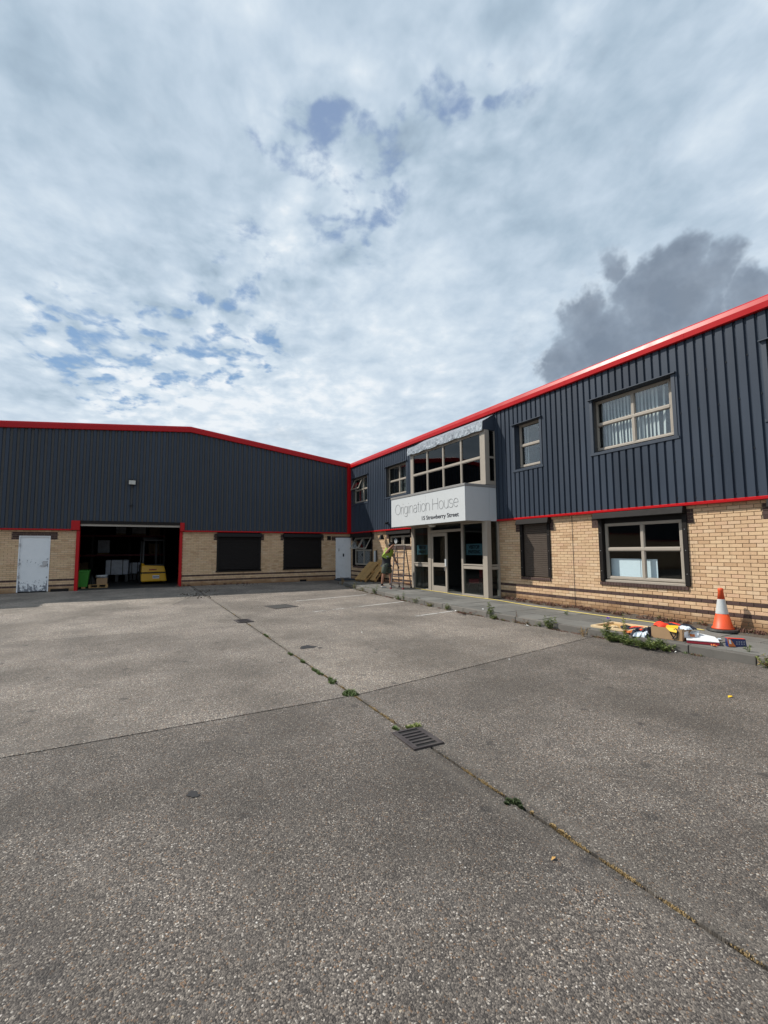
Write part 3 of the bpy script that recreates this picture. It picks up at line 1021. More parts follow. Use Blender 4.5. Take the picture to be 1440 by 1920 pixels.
def cladding(bld, axis, outer, inward, a_lo, a_hi, phase, pitch, prof, z_lo, ztop, openings):
    """ribbed sheet. prof: list of (fraction, depth) break points over one pitch"""
    P = (lambda a, o, z: (outer + inward * o, a, z)) if axis == 'y' else (lambda a, o, z: (a, outer + inward * o, z))
    pts = []
    k = math.floor((a_lo - phase) / pitch)
    while phase + k * pitch < a_hi + pitch:
        for f, d in prof:
            pts.append((phase + (k + f) * pitch, d))
        k += 1
    def dep(a):
        for (p, d), (q, e) in zip(pts, pts[1:]):
            if p <= a <= q:
                return d if q - p < 1e-6 else d + (e - d) * (a - p) / (q - p)
        return 0
    br = sorted({round(v, 4) for v in [a_lo, a_hi] + [p for p, _ in pts if a_lo < p < a_hi] + [v for o in openings for v in o[:2] if a_lo < v < a_hi]})
    x = MB()
    idx = {}
    def vid(a, z):
        key = (round(a, 4), round(z, 4))
        if key not in idx:
            idx[key] = len(x.v)
            x.v.append(P(a, dep(a), z))
        return idx[key]
    levels = sorted({o[2] for o in openings} | {o[3] for o in openings} | {z_lo})
    for p, q in zip(br, br[1:]):
        mid = (p + q) / 2
        ops = sorted([o for o in openings if o[0] - 1e-4 <= mid <= o[1] + 1e-4], key=lambda o: o[2])
        z0 = z_lo
        zs = [l for l in levels]
        top = min(ztop(p), ztop(q))
        for l0, l1 in zip(zs, zs[1:] + [None]):
            hi = l1
            if any(o[2] <= l0 + 1e-4 and o[3] >= (l1 or 99) - 1e-4 for o in ops) and l1 is not None:
                continue
            if l1 is None:
                x.f.append((vid(p, l0), vid(q, l0), vid(q, ztop(q)), vid(p, ztop(p))))
            else:
                x.f.append((vid(p, l0), vid(q, l0), vid(q, l1), vid(p, l1)))
    return x.build('cladding', M['clad'], bld)


def edge_trim(bld, name, path, prof, mat, smooth=False):
    """sweep a profile (list of functions taking a path point) along straight path points; prof gives xyz offsets"""
    x = MB()
    n = len(prof)
    for p in path:
        for o in prof:
            x.v.append((p[0] + o[0], p[1] + o[1], p[2] + o[2]))
    for k in range(len(path) - 1):
        for j in range(n):
            a = k * n
            x.f.append((a + j, a + (j + 1) % n, a + n + (j + 1) % n, a + n + j))
    x.f.append(tuple(range(n - 1, -1, -1)))
    x.f.append(tuple((len(path) - 1) * n + j for j in range(n)))
    return x.build(name, mat, bld, smooth=False)


# ================================================================== OFFICE BLOCK (right)
XB = 10.295       # brick face
XC = 10.20        # crown of the ribs
office = thing('office_building', 'two storey office block with dark ribbed cladding over buff brick and red trims', 'building', (10.3, 13, 0.15))
OP_G = [(1.8, 3.75, .93, 2.66), (5.40, 7.36, .93, 2.66), (9.03, 10.02, .93, 2.66), (11.0, 15.41, .03, 2.66), (16.32, 18.2, 1.9, 2.66), (19.86, 22.05, .93, 2.66)]
DK = []
for o in OP_G:
    if o[0] != 11.0:
        DK.append((o[0] - .225, o[1] + .225, 2.27, 2.58))
# the sills are courses of dark brick
for o in OP_G:
    if o[0] == 11.0:
        continue
brick_wall(office, 'y', XB, 1, -3.0, 22.32, -.1, 2.64, OP_G, DK, 300, 3.75)
x = MB()
x.box(XB + .02, XB + .26, -14, -3.0, -.1, 2.64)
x.build('plain_wall', M['brick'], office)
OP_U = [(1.75, 3.68, 4.14, 5.60), (5.40, 7.36, 4.18, 5.545), (9.10, 10.08, 4.18, 5.565), (10.99, 15.42, 2.69, 6.02), (16.45, 18.25, 4.19, 5.59), (20.15, 21.93, 4.20, 5.57)]
rprof = [(0.0, 0.034), (0.13, 0.034), (0.20, 0.0), (0.87, 0.0), (0.985, 0.034)]
ph = 5.242 - 0.0
cladding(office, 'y', XC, 1, -13.9, 22.24, ph, .18, rprof, 2.69, lambda a: 6.24, OP_U)
fx = MB()
rf = random.Random(90)
k = 0
yy = ph - .18 * 60
while yy < 22:
    yy += .18
    k += 1
    v_ = yy + .18 * .065
    for z_ in (2.80, 3.62, 4.62, 5.42, 6.1):
        if (k + int(z_ * 7)) % 2 or any(o[0] - .12 < v_ < o[1] + .12 and o[2] - .1 < z_ < o[3] + .1 for o in OP_U):
            continue
        zz = z_ + rf.uniform(-.02, .02)
        fx.box(XC + .018, XC + .034, v_ - .009, v_ + .009, zz, zz + .018)
fx.build('fixings', M['black'], office, kind='stuff')
# backing behind the ribs so no light leaks through
x = MB()
cuts = sorted({-14, 22.3} | {v for o in OP_U for v in o[:2]})
for p, q in zip(cuts, cuts[1:]):
    mid = (p + q) / 2
    o = [o for o in OP_U if o[0] <= mid <= o[1]]
    if o:
        o = o[0]
        if o[2] > 2.75:
            x.box(XC + .04, XC + .14, p, q, 2.66, o[2])
        x.box(XC + .04, XC + .14, p, q, o[3], 6.3)
    else:
        x.box(XC + .04, XC + .14, p, q, 2.66, 6.3)
x.build('inner_lining', M['dark_room'], office)
# eaves: folded red trim
eprof = [(XC - .055, 0, 6.185), (XC - .070, 0, 6.20), (XC - .070, 0, 6.315), (XC - .043, 0, 6.415), (XC - .01, 0, 6.452), (XC + .22, 0, 6.475), (XC + .22, 0, 6.44), (XC + .05, 0, 6.40), (XC - .0, 0, 6.185)]
edge_trim(office, 'eaves_trim', [(0, -14, 0), (0, 22.17, 0)], eprof, M['red'])
for yj in (-1.2, 2.0, 5.05, 8.1, 11.15, 14.2, 17.25, 20.3):
    x = MB()
    x.hexa([(XC - .0725, yj, 6.198), (XC - .0725, yj, 6.315), (XC - .02, yj, 6.315), (XC - .05, yj, 6.198)][:4], [(XC - .0725, yj + .10, 6.198), (XC - .0725, yj + .10, 6.315), (XC - .02, yj + .10, 6.315), (XC - .05, yj + .10, 6.198)])
    x.build('trim_joint', M['red'], office)
dprof = [(XC - .005, 0, 2.705), (XC - .035, 0, 2.690), (XC - .035, 0, 2.645), (XC + .08, 0, 2.635), (XC + .12, 0, 2.69)]
for a, b in ((-14, 10.94), (15.53, 22.2)):
    edge_trim(office, 'drip_trim', [(0, a, 0), (0, b, 0)], dprof, M['red'])
x = MB()
x.box(10.30, 24, -14, 22.3, 6.36, 6.42)
x.build('roof', M['roof'], office)
x = MB()
x.box(10.02, 10.20, 22.10, 22.25, 2.64, 6.42)
x.build('corner_trim', M['red'], office, bevel=.01)
# inside: floors, back wall, partitions
x = MB()
x.box(10.5, 16, -14, 22.3, 2.75, 3.15)
x.box(10.55, 16, -14, 22.3, -.2, .22)
x.build('inner_floor', M['dark_floor'], office)
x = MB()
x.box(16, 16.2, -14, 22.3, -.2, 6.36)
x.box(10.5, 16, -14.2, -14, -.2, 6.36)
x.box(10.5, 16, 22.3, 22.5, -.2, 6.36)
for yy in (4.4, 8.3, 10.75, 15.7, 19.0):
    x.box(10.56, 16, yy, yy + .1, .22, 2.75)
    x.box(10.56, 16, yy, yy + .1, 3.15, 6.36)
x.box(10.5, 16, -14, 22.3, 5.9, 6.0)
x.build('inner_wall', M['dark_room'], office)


def window(bld, y0, y1, z0, z1, mull, trans, xf=10.37, fw=.055, skip=(), glass='glass', surround=None, label=None, name='window', sub=.042):
    """frame seen from -x. skip: cells (i, j) left without a pane because a casement hangs open there"""
    f = MB()
    ys_ = [y0] + sorted(mull) + [y1]
    zs_ = [z0] + sorted(trans) + [z1]
    f.box(xf, xf + .07, y0, y1, z0, z0 + fw)
    f.box(xf, xf + .07, y0, y1, z1 - fw, z1)
    f.box(xf + .001, xf + .069, y0, y0 + fw, z0 + fw, z1 - fw)
    f.box(xf + .001, xf + .069, y1 - fw, y1, z0 + fw, z1 - fw)
    for m_ in mull:
        f.box(xf - .004, xf + .068, m_ - .033, m_ + .033, z0 + fw, z1 - fw)
    for t_ in trans:
        f.box(xf - .008, xf + .066, y0 + fw, y1 - fw, t_ - .034, t_ + .034)
    w = f.build(name, M['frame'], bld, bevel=.006)
    if label:
        w['label'] = label
    for i, (a, b) in enumerate(zip(ys_, ys_[1:])):
        for j, (c, d) in enumerate(zip(zs_, zs_[1:])):
            if (i, j) in skip:
                continue
            a_ = a + (fw if i == 0 else .033)
            b_ = b - (fw if i == len(ys_) - 2 else .033)
            c_ = c + (fw if j == 0 else .034)
            d_ = d - (fw if j == len(zs_) - 2 else .034)
            # glazing bead
            s = MB()
            e = .016
            for (p, q, r_, t_) in ((a_, b_, c_, c_ + e), (a_, b_, d_ - e, d_), (a_, a_ + e, c_ + e, d_ - e), (b_ - e, b_, c_ + e, d_ - e)):
                s.box(xf + .012, xf + .05, p, q, r_, t_)
            s.build('bead', M['frame'], w)
            pn = MB()
            rr = random.Random(int(a * 97 + c * 31))
            tl = rr.uniform(-.003, .003)
            tm = rr.uniform(-.003, .003)
            pn.hexa([(xf + .032 + tl, a_, c_), (xf + .032 - tl, b_, c_), (xf + .038 - tl, b_, c_), (xf + .038 + tl, a_, c_)],
                    [(xf + .032 + tl + tm, a_, d_), (xf + .032 - tl + tm, b_, d_), (xf + .038 - tl + tm, b_, d_), (xf + .038 + tl + tm, a_, d_)])
            pn.build('pane', M[glass], w)
    return w


def casement(w, ya, yb, ztop, h, ang, xf=10.36):
    """top hung light standing open"""
    c, s = math.cos(ang), math.sin(ang)
    def pt(y, d, o):
        return (xf - s * d - c * o, y, ztop - c * d + s * o)
    def slabq(m_, y0, y1, d0, d1, o0, o1):
        m_.hexa([pt(y0, d0, o0), pt(y1, d0, o0), pt(y1, d1, o0), pt(y0, d1, o0)], [pt(y0, d0, o1), pt(y1, d0, o1), pt(y1, d1, o1), pt(y0, d1, o1)])
    f = MB()
    e = .04
    slabq(f, ya, yb, 0, e, 0, .04)
    slabq(f, ya, yb, h - e, h, 0, .04)
    slabq(f, ya, ya + e, e, h - e, 0.001, .039)
    slabq(f, yb - e, yb, e, h - e, 0.001, .039)
    f.build('casement', M['frame'], w, bevel=.004)
    p = MB()
    slabq(p, ya + e, yb - e, e, h - e, .016, .022)
    p.build('pane', M['glass'], w)


def surround(bld, y0, y1, z0, z1, fy0, fy1, fz0, fz1, xf=10.37, lint=True):
    """folded flashing round an upper window: y0..z1 is the hole in the ribs, f.. the frame"""
    x = MB()
    xo = XC - .012
    j = .075
    x.box(xo, XC + .05, y0 - j, y0, z0 - .02, z1)          # jambs on the face of the ribs
    x.box(xo, XC + .05, y1, y1 + j, z0 - .02, z1)
    x.box(xo - .006, XC + .05, y0 - j - .03, y1 + j + .03, z0 - .075, z0 - .02)
    x.hexa([(xo - .05, y0 - j - .03, z1), (XC + .05, y0 - j - .03, z1), (XC + .05, y1 + j + .03, z1), (xo - .05, y1 + j + .03, z1)],
           [(xo - .05, y0 - j - .03, z1 + .018), (XC + .05, y0 - j - .03, z1 + .055), (XC + .05, y1 + j + .03, z1 + .055), (xo - .05, y1 + j + .03, z1 + .018)])
    # reveals back to the frame
    x.hexa([(XC + .05, y0, z0), (xf + .07, fy0, z0), (xf + .07, fy0 - .03, z0), (XC + .05, y0 - .03, z0)], [(XC + .05, y0, z1), (xf + .07, fy0, z1), (xf + .07, fy0 - .03, z1), (XC + .05, y0 - .03, z1)])
    x.hexa([(XC + .05, y1, z0), (XC + .05, y1 + .03, z0), (xf + .07, fy1 + .03, z0), (xf + .07, fy1, z0)], [(XC + .05, y1, z1), (XC + .05, y1 + .03, z1), (xf + .07, fy1 + .03, z1), (xf + .07, fy1, z1)])
    x.hexa([(xo - .006, y0, z0 - .02), (xo - .006, y1, z0 - .02), (xf + .07, fy1, fz0 - .001), (xf + .07, fy0, fz0 - .001)], [(xo - .006, y0, z0 - .012), (xo - .006, y1, z0 - .012), (xf + .07, fy1, fz0 + .004), (xf + .07, fy0, fz0 + .004)])
    x.hexa([(XC + .05, y0, z1), (XC + .05, y1, z1), (xf + .07, fy1, fz1 + .002), (xf + .07, fy0, fz1 + .002)], [(XC + .05, y0, z1 + .03), (XC + .05, y1, z1 + .03), (xf + .07, fy1, fz1 + .03), (xf + .07, fy0, fz1 + .03)])
    return x.build('window_surround', M['flash'], bld)


def blinds(y0, y1, z0, z1, xb, label, n_gap=(), seed=1, lean=0.0):
    b = thing('vertical_blind', label, 'blind', (xb, (y0 + y1) / 2, z0), group='vertical blinds behind the upstairs windows')
    x = MB()
    x.box(xb - .02, xb + .02, y0, y1, z1, z1 + .035)
    x.build('head_rail', M['white_panel'], b)
    r_ = random.Random(seed)
    n = int((y1 - y0) / .085)
    for k in range(n):
        if k in n_gap:
            continue
        yc = y0 + (k + .5) * (y1 - y0) / n
        a = R(r_.uniform(24, 42)) if r_.random() < .92 else R(r_.uniform(55, 80))
        w = .042
        dx, dy = math.sin(a) * w, math.cos(a) * w
        sw = r_.uniform(-.004, .004) if r_.random() < .85 else r_.uniform(-.05, .05)
        x = MB()
        lo = [(xb - dx, yc - dy + sw, z0), (xb + dx, yc + dy + sw, z0), (xb + dx + .002, yc + dy + sw, z0), (xb - dx + .002, yc - dy + sw, z0)]
        hi = [(xb - dx, yc - dy, z1), (xb + dx, yc + dy, z1), (xb + dx + .002, yc + dy, z1), (xb - dx + .002, yc - dy, z1)]
        x.hexa(lo, hi)
        x.build('slat', M['blind'], b)
    return b


# upstairs windows
surround(office, 5.40, 7.36, 4.18, 5.545, 5.49, 7.40, 4.24, 5.53)
window(office, 5.49, 7.40, 4.24, 5.53, [6.40], [4.91])
blinds(5.52, 7.35, 4.26, 5.50, 10.52, 'vertical blind with parted slats behind the largest upstairs window', n_gap=(1, 3), seed=4)
surround(office, 9.10, 10.08, 4.18, 5.565, 9.20, 10.04, 4.25, 5.57)
window(office, 9.20, 10.04, 4.25, 5.57, [], [4.91])
blinds(9.80, 10.02, 4.26, 5.52, 10.54, 'half drawn vertical blind behind the narrow upstairs window', seed=9)
surround(office, 16.45, 18.25, 4.19, 5.59, 16.60, 18.29, 4.26, 5.59)
window(office, 16.60, 18.29, 4.26, 5.59, [17.30], [4.91])
blinds(16.62, 17.62, 4.28, 5.55, 10.58, 'vertical blind behind the upstairs window just left of the glazed bay', seed=15)
blinds(17.75, 18.25, 4.28, 5.55, 10.64, 'short bunched vertical blind behind the upstairs window left of the glazed bay', seed=16)
surround(office, 20.15, 21.93, 4.20, 5.57, 20.30, 21.96, 4.26, 5.57)
w = window(office, 20.30, 21.96, 4.26, 5.57, [20.95], [4.93], skip=((1, 1),), label='window with its top light propped open')
casement(w, 20.99, 21.90, 5.50, .60, R(24))
blinds(20.33, 21.9, 4.28, 5.52, 10.58, 'vertical blind behind the upstairs window nearest the red corner trim', seed=21)
surround(office, 1.75, 3.68, 4.14, 5.60, 1.85, 3.72, 4.2, 5.57)
window(office, 1.85, 3.72, 4.2, 5.57, [2.8], [4.91])

# ground floor windows
def sill(y0, y1, z0=.858, z1=.935, xo=10.262):
    x = MB()
    n = max(1, round((y1 - y0) / .075))
    for k in range(n):
        a, b = y0 + (y1 - y0) * k / n, y0 + (y1 - y0) * (k + 1) / n
        x.hexa([(xo, a + .004, z0), (10.40, a + .004, z0), (10.40, b - .004, z0), (xo, b - .004, z0)], [(xo, a + .004, z1 - .012), (10.40, a + .004, z1), (10.40, b - .004, z1), (xo, b - .004, z1 - .012)])
    return x.build('window_sill', M['brick_dark'], office, kind='stuff')


def shutter_box(y0, y1, z0=2.485, z1=2.632, xo=10.12):
    x = MB()
    x.hexa([(xo, y0, z0), (XB + .02, y0, z0), (XB + .02, y1, z0), (xo, y1, z0)], [(xo + .035, y0, z1), (XB + .02, y0, z1), (XB + .02, y1, z1), (xo + .035, y1, z1)])
    return x.build('shutter_box', M['shutter_dark'], office, bevel=.01)


def rails(y0, y1, z0, z1, w=.10, xo=10.262):
    for a in (y0, y1 - w):
        x = MB()
        x.box(xo, 10.42, a, a + w, z0, z1)
        o = x.build('shutter_guide', M['shutter_dark'], office, bevel=.006)
        s = MB()
        for zz in (z0 + .25, z0 + .75, z0 + 1.2):
            if zz < z1:
                s.box(xo - .005, xo + .002, a + w / 2 - .008, a + w / 2 + .008, zz, zz + .016)
        s.build('screw', M['steel'], o, kind='stuff')


window(office, 5.45, 7.29, 1.005, 2.37, [6.34], [1.73], glass='glass_clear')
x = MB()
x.hexa([(10.30, 5.40, .935), (10.46, 5.40, .935), (10.46, 7.36, .935), (10.30, 7.36, .935)], [(10.30, 5.40, .975), (10.46, 5.40, 1.005), (10.46, 7.36, 1.005), (10.30, 7.36, .975)])
x.build('timber_sill', M['frame'], office)
sill(5.34, 7.42)
shutter_box(5.30, 7.46)
rails(5.30, 7.40, .94, 2.485)
x = MB()
x.box(10.36, 10.47, 5.40, 7.36, 2.37, 2.66)
x.build('window_head', M['shutter_dark'], office)
# shuttered narrow opening
sill(8.96, 10.06)
shutter_box(8.88, 10.10)
rails(8.93, 10.06, .94, 2.485)


def shutter(bld, axis, a0, a1, z0, z1, o, mat, name='roller_shutter', inward=1, pitch=.06):
    P = (lambda a, d, z: (o + inward * d, a, z)) if axis == 'y' else (lambda a, d, z: (a, o + inward * d, z))
    x = MB()
    n = int((z1 - z0) / pitch)
    zz = []
    for k in range(n):
        b = z0 + k * pitch
        zz += [(b, .012), (b + pitch * .16, 0.0), (b + pitch * .84, 0.0), (b + pitch * .985, .012)]
    zz.append((z1, .012))
    for z, d in zz:
        x.v += [P(a0, d, z), P(a1, d, z)]
    for k in range(len(zz) - 1):
        x.f.append((2 * k, 2 * k + 1, 2 * k + 3, 2 * k + 2))
    i = len(x.v)
    x.v += [P(a0, .05, z0), P(a1, .05, z0), P(a1, .05, z1), P(a0, .05, z1)]
    x.f.append((i, i + 1, i + 2, i + 3))
    return x.build(name, mat, bld)


shutter(office, 'y', 9.0, 10.0, .95, 2.5, 10.335, M['shutter_brown'], pitch=.055)
# high two-light window beside the entrance
window(office, 16.36, 18.14, 1.93, 2.39, [17.02, 17.14], [], label='short high level window with two lights')
sill(16.22, 17.95, 1.80, 1.905)
shutter_box(16.2, 18.3, 2.46, 2.632, 10.17)
x = MB()
x.box(10.36, 10.47, 16.32, 18.2, 2.39, 2.66)
x.build('window_head', M['shutter_dark'], office)
# far window with its two top lights hanging open
w = window(office, 20.0, 21.96, 1.005, 2.42, [20.95], [1.76], skip=((0, 1), (1, 1)), label='window with both top lights hanging open')
casement(w, 20.06, 20.90, 2.36, .62, R(30))
casement(w, 20.99, 21.90, 2.36, .62, R(30))
sill(19.84, 22.05)
shutter_box(19.78, 22.1, 2.44, 2.632)
rails(19.80, 22.08, .94, 2.44, w=.08)
x = MB()
x.box(10.36, 10.47, 19.86, 22.05, 2.42, 2.66)
x.build('window_head', M['shutter_dark'], office)
window(office, 1.86, 3.70, 1.005, 2.37, [2.8], [1.73])
sill(1.78, 3.80)
shutter_box(1.7, 3.85)
# movement joint down the brickwork
x = MB()
x.box(XB - .004, XB + .03, 8.184, 8.198, .12, 2.64)
x.build('movement_joint', M['black'], office)

# ---- glazed bay over the entrance
XE = 9.76
bay = MB()
bay.box(XE, XE + .10, 15.22, 15.41, 3.82, 5.60)
for a in (14.22, 13.20, 12.17):
    bay.box(XE - .003, XE + .08, a - .03, a + .03, 3.96, 5.60)
bay.box(XE - .004, XE + .085, 11.18, 15.22, 4.69, 4.755)
bay.box(XE - .001, XE + .09, 11.18, 15.22, 3.82, 3.96)
bay.box(XE + .001, XE + .09, 11.10, 11.18, 3.82, 5.60)
bay.box(XE + .002, XE + .092, 11.18, 15.22, 5.53, 5.598)
bayw = bay.build('bay_window', M['frame'], office, bevel=.006)
ev = [15.22, 14.25, 14.19, 13.23, 13.17, 12.20, 12.14, 11.18]
for a, b in ((14.25, 15.22), (13.23, 14.19), (12.20, 13.17), (11.18, 12.14)):
    for c, d in ((3.96, 4.69), (4.755, 5.53)):
        s = MB()
        e = .02
        for (p, q, r_, t_) in ((a, b, c, c + e), (a, b, d - e, d), (a, a + e, c + e, d - e), (b - e, b, c + e, d - e)):
            s.box(XE + .012, XE + .06, p, q, r_, t_)
        s.build('bead', M['frame'], bayw)
        pn = MB()
        pn.box(XE + .035, XE + .042, a, b, c, d)
        pn.build('pane', M['glass_dark'], bayw)
x = MB()
x.box(XE - .012, XE + .16, 10.93, 11.09, 3.82, 5.60)
x.build('corner_post', M['frame'], bayw, bevel=.008)
x = MB()
x.box(9.92, 9.96, 10.96, 11.03, 3.82, 5.60)
x.box(10.17, 10.21, 10.96, 11.03, 3.82, 5.60)
x.box(9.96, 10.17, 10.965, 11.025, 4.69, 4.75)
x.box(9.96, 10.17, 10.965, 11.025, 3.82, 3.95)
sw = x.build('side_light', M['frame'], office)
for c, d in ((3.95, 4.69), (4.75, 5.58)):
    pn = MB()
    pn.box(9.96, 10.17, 10.99, 10.996, c, d)
    pn.build('pane', M['glass_dark'], sw)
x = MB()
x.box(XE + .10, 10.25, 15.30, 15.41, 3.82, 5.62)
x.build('bay_cheek', M['flash'], office)
x = MB()
x.box(XE + .05, 10.5, 11.03, 15.3, 3.78, 3.86)
x.box(XE + .05, 10.5, 11.03, 15.3, 5.60, 5.66)
x.build('bay_lining', M['dark_room'], office)
# lead flashing dressed over the bay, creased and buckled
rl = random.Random(21)
def lead_sheet(p0, p1, nu, y0, y1, ny_, amp, sag=0.0, seed=1):
    r_ = random.Random(seed)
    x = MB()
    for j in range(ny_ + 1):
        yy = lerp(y0, y1, j / ny_)
        wave = math.sin(yy * 9.1) * .4 + math.sin(yy * 23.0 + 1) * .3 + math.sin(yy * 41 + 2) * .2
        for i in range(nu + 1):
            t_ = i / nu
            d = amp * (wave * .6 + r_.uniform(-.6, .6)) * (0.25 + t_)
            zz = lerp(p0[1], p1[1], t_) + (d * .5 if sag == 0 else (-sag * t_ * (abs(math.sin(yy * 3.3)) + .3 * abs(math.sin(yy * 8.7)))))
            x.v.append((lerp(p0[0], p1[0], t_) - d - .004, yy, zz))
    for j in range(ny_):
        for i in range(nu):
            a = j * (nu + 1) + i
            x.f.append((a, a + 1, a + nu + 2, a + nu + 1))
    return x.build('lead_flashing', M['lead'], office)
lead_sheet((10.19, 6.155), (9.69, 5.87), 6, 10.95, 13.0, 60, .010, seed=1)
lead_sheet((10.195, 6.165), (9.695, 5.875), 6, 12.97, 15.0, 60, .012, seed=2)
lead_sheet((9.690, 5.875), (9.665, 5.60), 5, 10.945, 13.05, 70, .012, sag=.03, seed=3)
lead_sheet((9.685, 5.875), (9.655, 5.60), 5, 13.0, 15.50, 80, .014, sag=.045, seed=4)
x = MB()
x.hexa([(9.70, 10.935, 5.60), (10.21, 10.935, 5.61), (10.21, 11.0, 5.61), (9.70, 11.0, 5.60)], [(9.70, 10.935, 5.85), (10.21, 10.935, 6.13), (10.21, 11.0, 6.13), (9.70, 11.0, 5.85)])
x.build('bay_end_panel', M['flash'], office)
x = MB()
x.hexa([(9.72, 11.0, 5.60), (10.25, 11.0, 5.60), (10.25, 15.45, 5.60), (9.72, 15.45, 5.60)], [(9.72, 11.0, 5.84), (10.25, 11.0, 6.12), (10.25, 15.45, 6.12), (9.72, 15.45, 5.84)])
x.build('bay_roof', M['roof'], office)

# ---- entrance screen
ent = MB()
ze0 = .225
ent.box(XE, XE + .11, 15.21, 15.41, ze0, 2.66)
ent.box(XE, XE + .11, 14.06, 14.25, ze0, 2.66)
ent.box(XE, XE + .11, 12.16, 12.26, ze0, 2.66)
ent.box(XE, XE + .11, 11.09, 11.18, ze0, 2.66)
for a, b in ((14.25, 15.21), (11.18, 12.16)):
    ent.box(XE - .003, XE + .10, a, b, 1.225, 1.27)
    ent.box(XE + .004, XE + .10, a, b, 1.11, 1.205)
    ent.box(XE - .002, XE + .10, a, b, ze0, .285)
    ent.box(XE + .003, XE + .10, a, b, 2.60, 2.66)
ent.box(XE - .004, XE + .10, 12.26, 14.06, 2.38, 2.47)
ents = ent.build('entrance_screen', M['frame'], office, bevel=.006)
for a, b, c, d in ((14.25, 15.21, .285, 1.11), (14.25, 15.21, 1.27, 2.60), (11.18, 12.16, .285, 1.11), (11.18, 12.16, 1.27, 2.60), (12.26, 14.06, 2.47, 2.66)):
    pn = MB()
    pn.box(XE + .05, XE + .058, a, b, c, d)
    pn.build('pane', M['glass_door'], ents)
x = MB()
ya, yb = 13.10, 14.05
x.box(XE + .02, XE + .07, ya, ya + .10, .235, 2.37)
x.box(XE + .02, XE + .07, yb - .10, yb, .235, 2.37)
x.box(XE + .021, XE + .069, ya + .10, yb - .10, .235, .44)
x.box(XE + .021, XE + .069, ya + .10, yb - .10, 1.125, 1.27)
x.box(XE + .021, XE + .069, ya + .10, yb - .10, 2.24, 2.37)
dr = x.build('entrance_door', M['frame'], office, bevel=.005)
for c, d in ((.44, 1.125), (1.27, 2.24)):
    pn = MB()
    pn.box(XE + .04, XE + .047, ya + .10, yb - .10, c, d)
    pn.build('pane', M['glass_door'], dr)
x = MB()
x.box(XE - .012, XE + .02, ya + .015, ya + .085, 1.16, 1.42)
x.build('lock_plate', M['white_panel'], dr)
x = MB()
x.tube([(XE + .01, ya + .05, 1.10), (XE - .05, ya + .05, 1.11), (XE - .05, ya + .05, 1.0)], .011, 8)
x.build('handle', M['steel'], dr)
x = MB()
x.box(9.69, 9.87, 10.88, 11.07, .20, 2.66)
x.build('entrance_column', M['frame'], office, bevel=.008)
x = MB()
x.box(10.225, 10.30, 10.97, 11.05, .2, 2.66)
x.box(9.875, 10.225, 10.975, 11.045, 1.225, 1.27)
x.box(9.875, 10.225, 10.98, 11.04, 1.11, 1.205)
x.box(9.875, 10.225, 10.975, 11.045, .2, .28)
sw = x.build('side_screen', M['frame'], office)
for c, d in ((.28, 1.11), (1.27, 2.66)):
    pn = MB()
    pn.box(9.875, 10.225, 11.005, 11.012, c, d)
    pn.build('pane', M['glass_door'], sw)
x = MB()
x.box(XE + .11, 10.3, 15.33, 15.41, .2, 2.66)
x.build('entrance_cheek', M['frame'], office)
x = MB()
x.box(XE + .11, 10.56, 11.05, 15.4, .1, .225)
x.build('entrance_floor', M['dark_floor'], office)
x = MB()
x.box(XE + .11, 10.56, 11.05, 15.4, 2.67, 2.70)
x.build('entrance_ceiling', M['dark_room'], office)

# ---- boxed sign over the entrance
sign = thing('building_sign', 'long white boxed sign reading Origination House, 15 Strawberry Street above the entrance', 'sign', (8.91, 13.24, 2.65))
XS = 8.913
for a, b in ((10.955, 13.117), (13.123, 15.52)):
    x = MB()
    x.box(XS, XS + .03, a, b, 2.645, 3.73)
    x.build('front_panel', M['white_panel'], sign)
for a, b in ((XS + .033, 9.90), (9.906, 10.19)):
    x = MB()
    x.box(a, b, 10.955, 10.98, 2.647, 3.729)
    x.build('end_panel', M['white_panel'], sign)
x = MB()
x.box(XS + .033, 10.19, 15.49, 15.52, 2.647, 3.729)
x.build('end_panel', M['white_panel'], sign)
x = MB()
x.box(XS - .018, 10.19, 10.935, 15.54, 3.732, 3.81)
x.build('cap', M['cap'], sign, bevel=.006)
x = MB()
x.box(XS + .035, 10.19, 10.985, 15.485, 2.66, 2.68)
x.build('soffit', M['frame'], sign)


# thin lettering is drawn as strokes: unit box glyphs, x right, y up (x-height .72, cap 1, descender -.28)
def arc(cx, cy, rx, ry, a0, a1, n=18):
    return [(cx + rx * math.cos(R(lerp(a0, a1, k / n))), cy + ry * math.sin(R(lerp(a0, a1, k / n)))) for k in range(n + 1)]


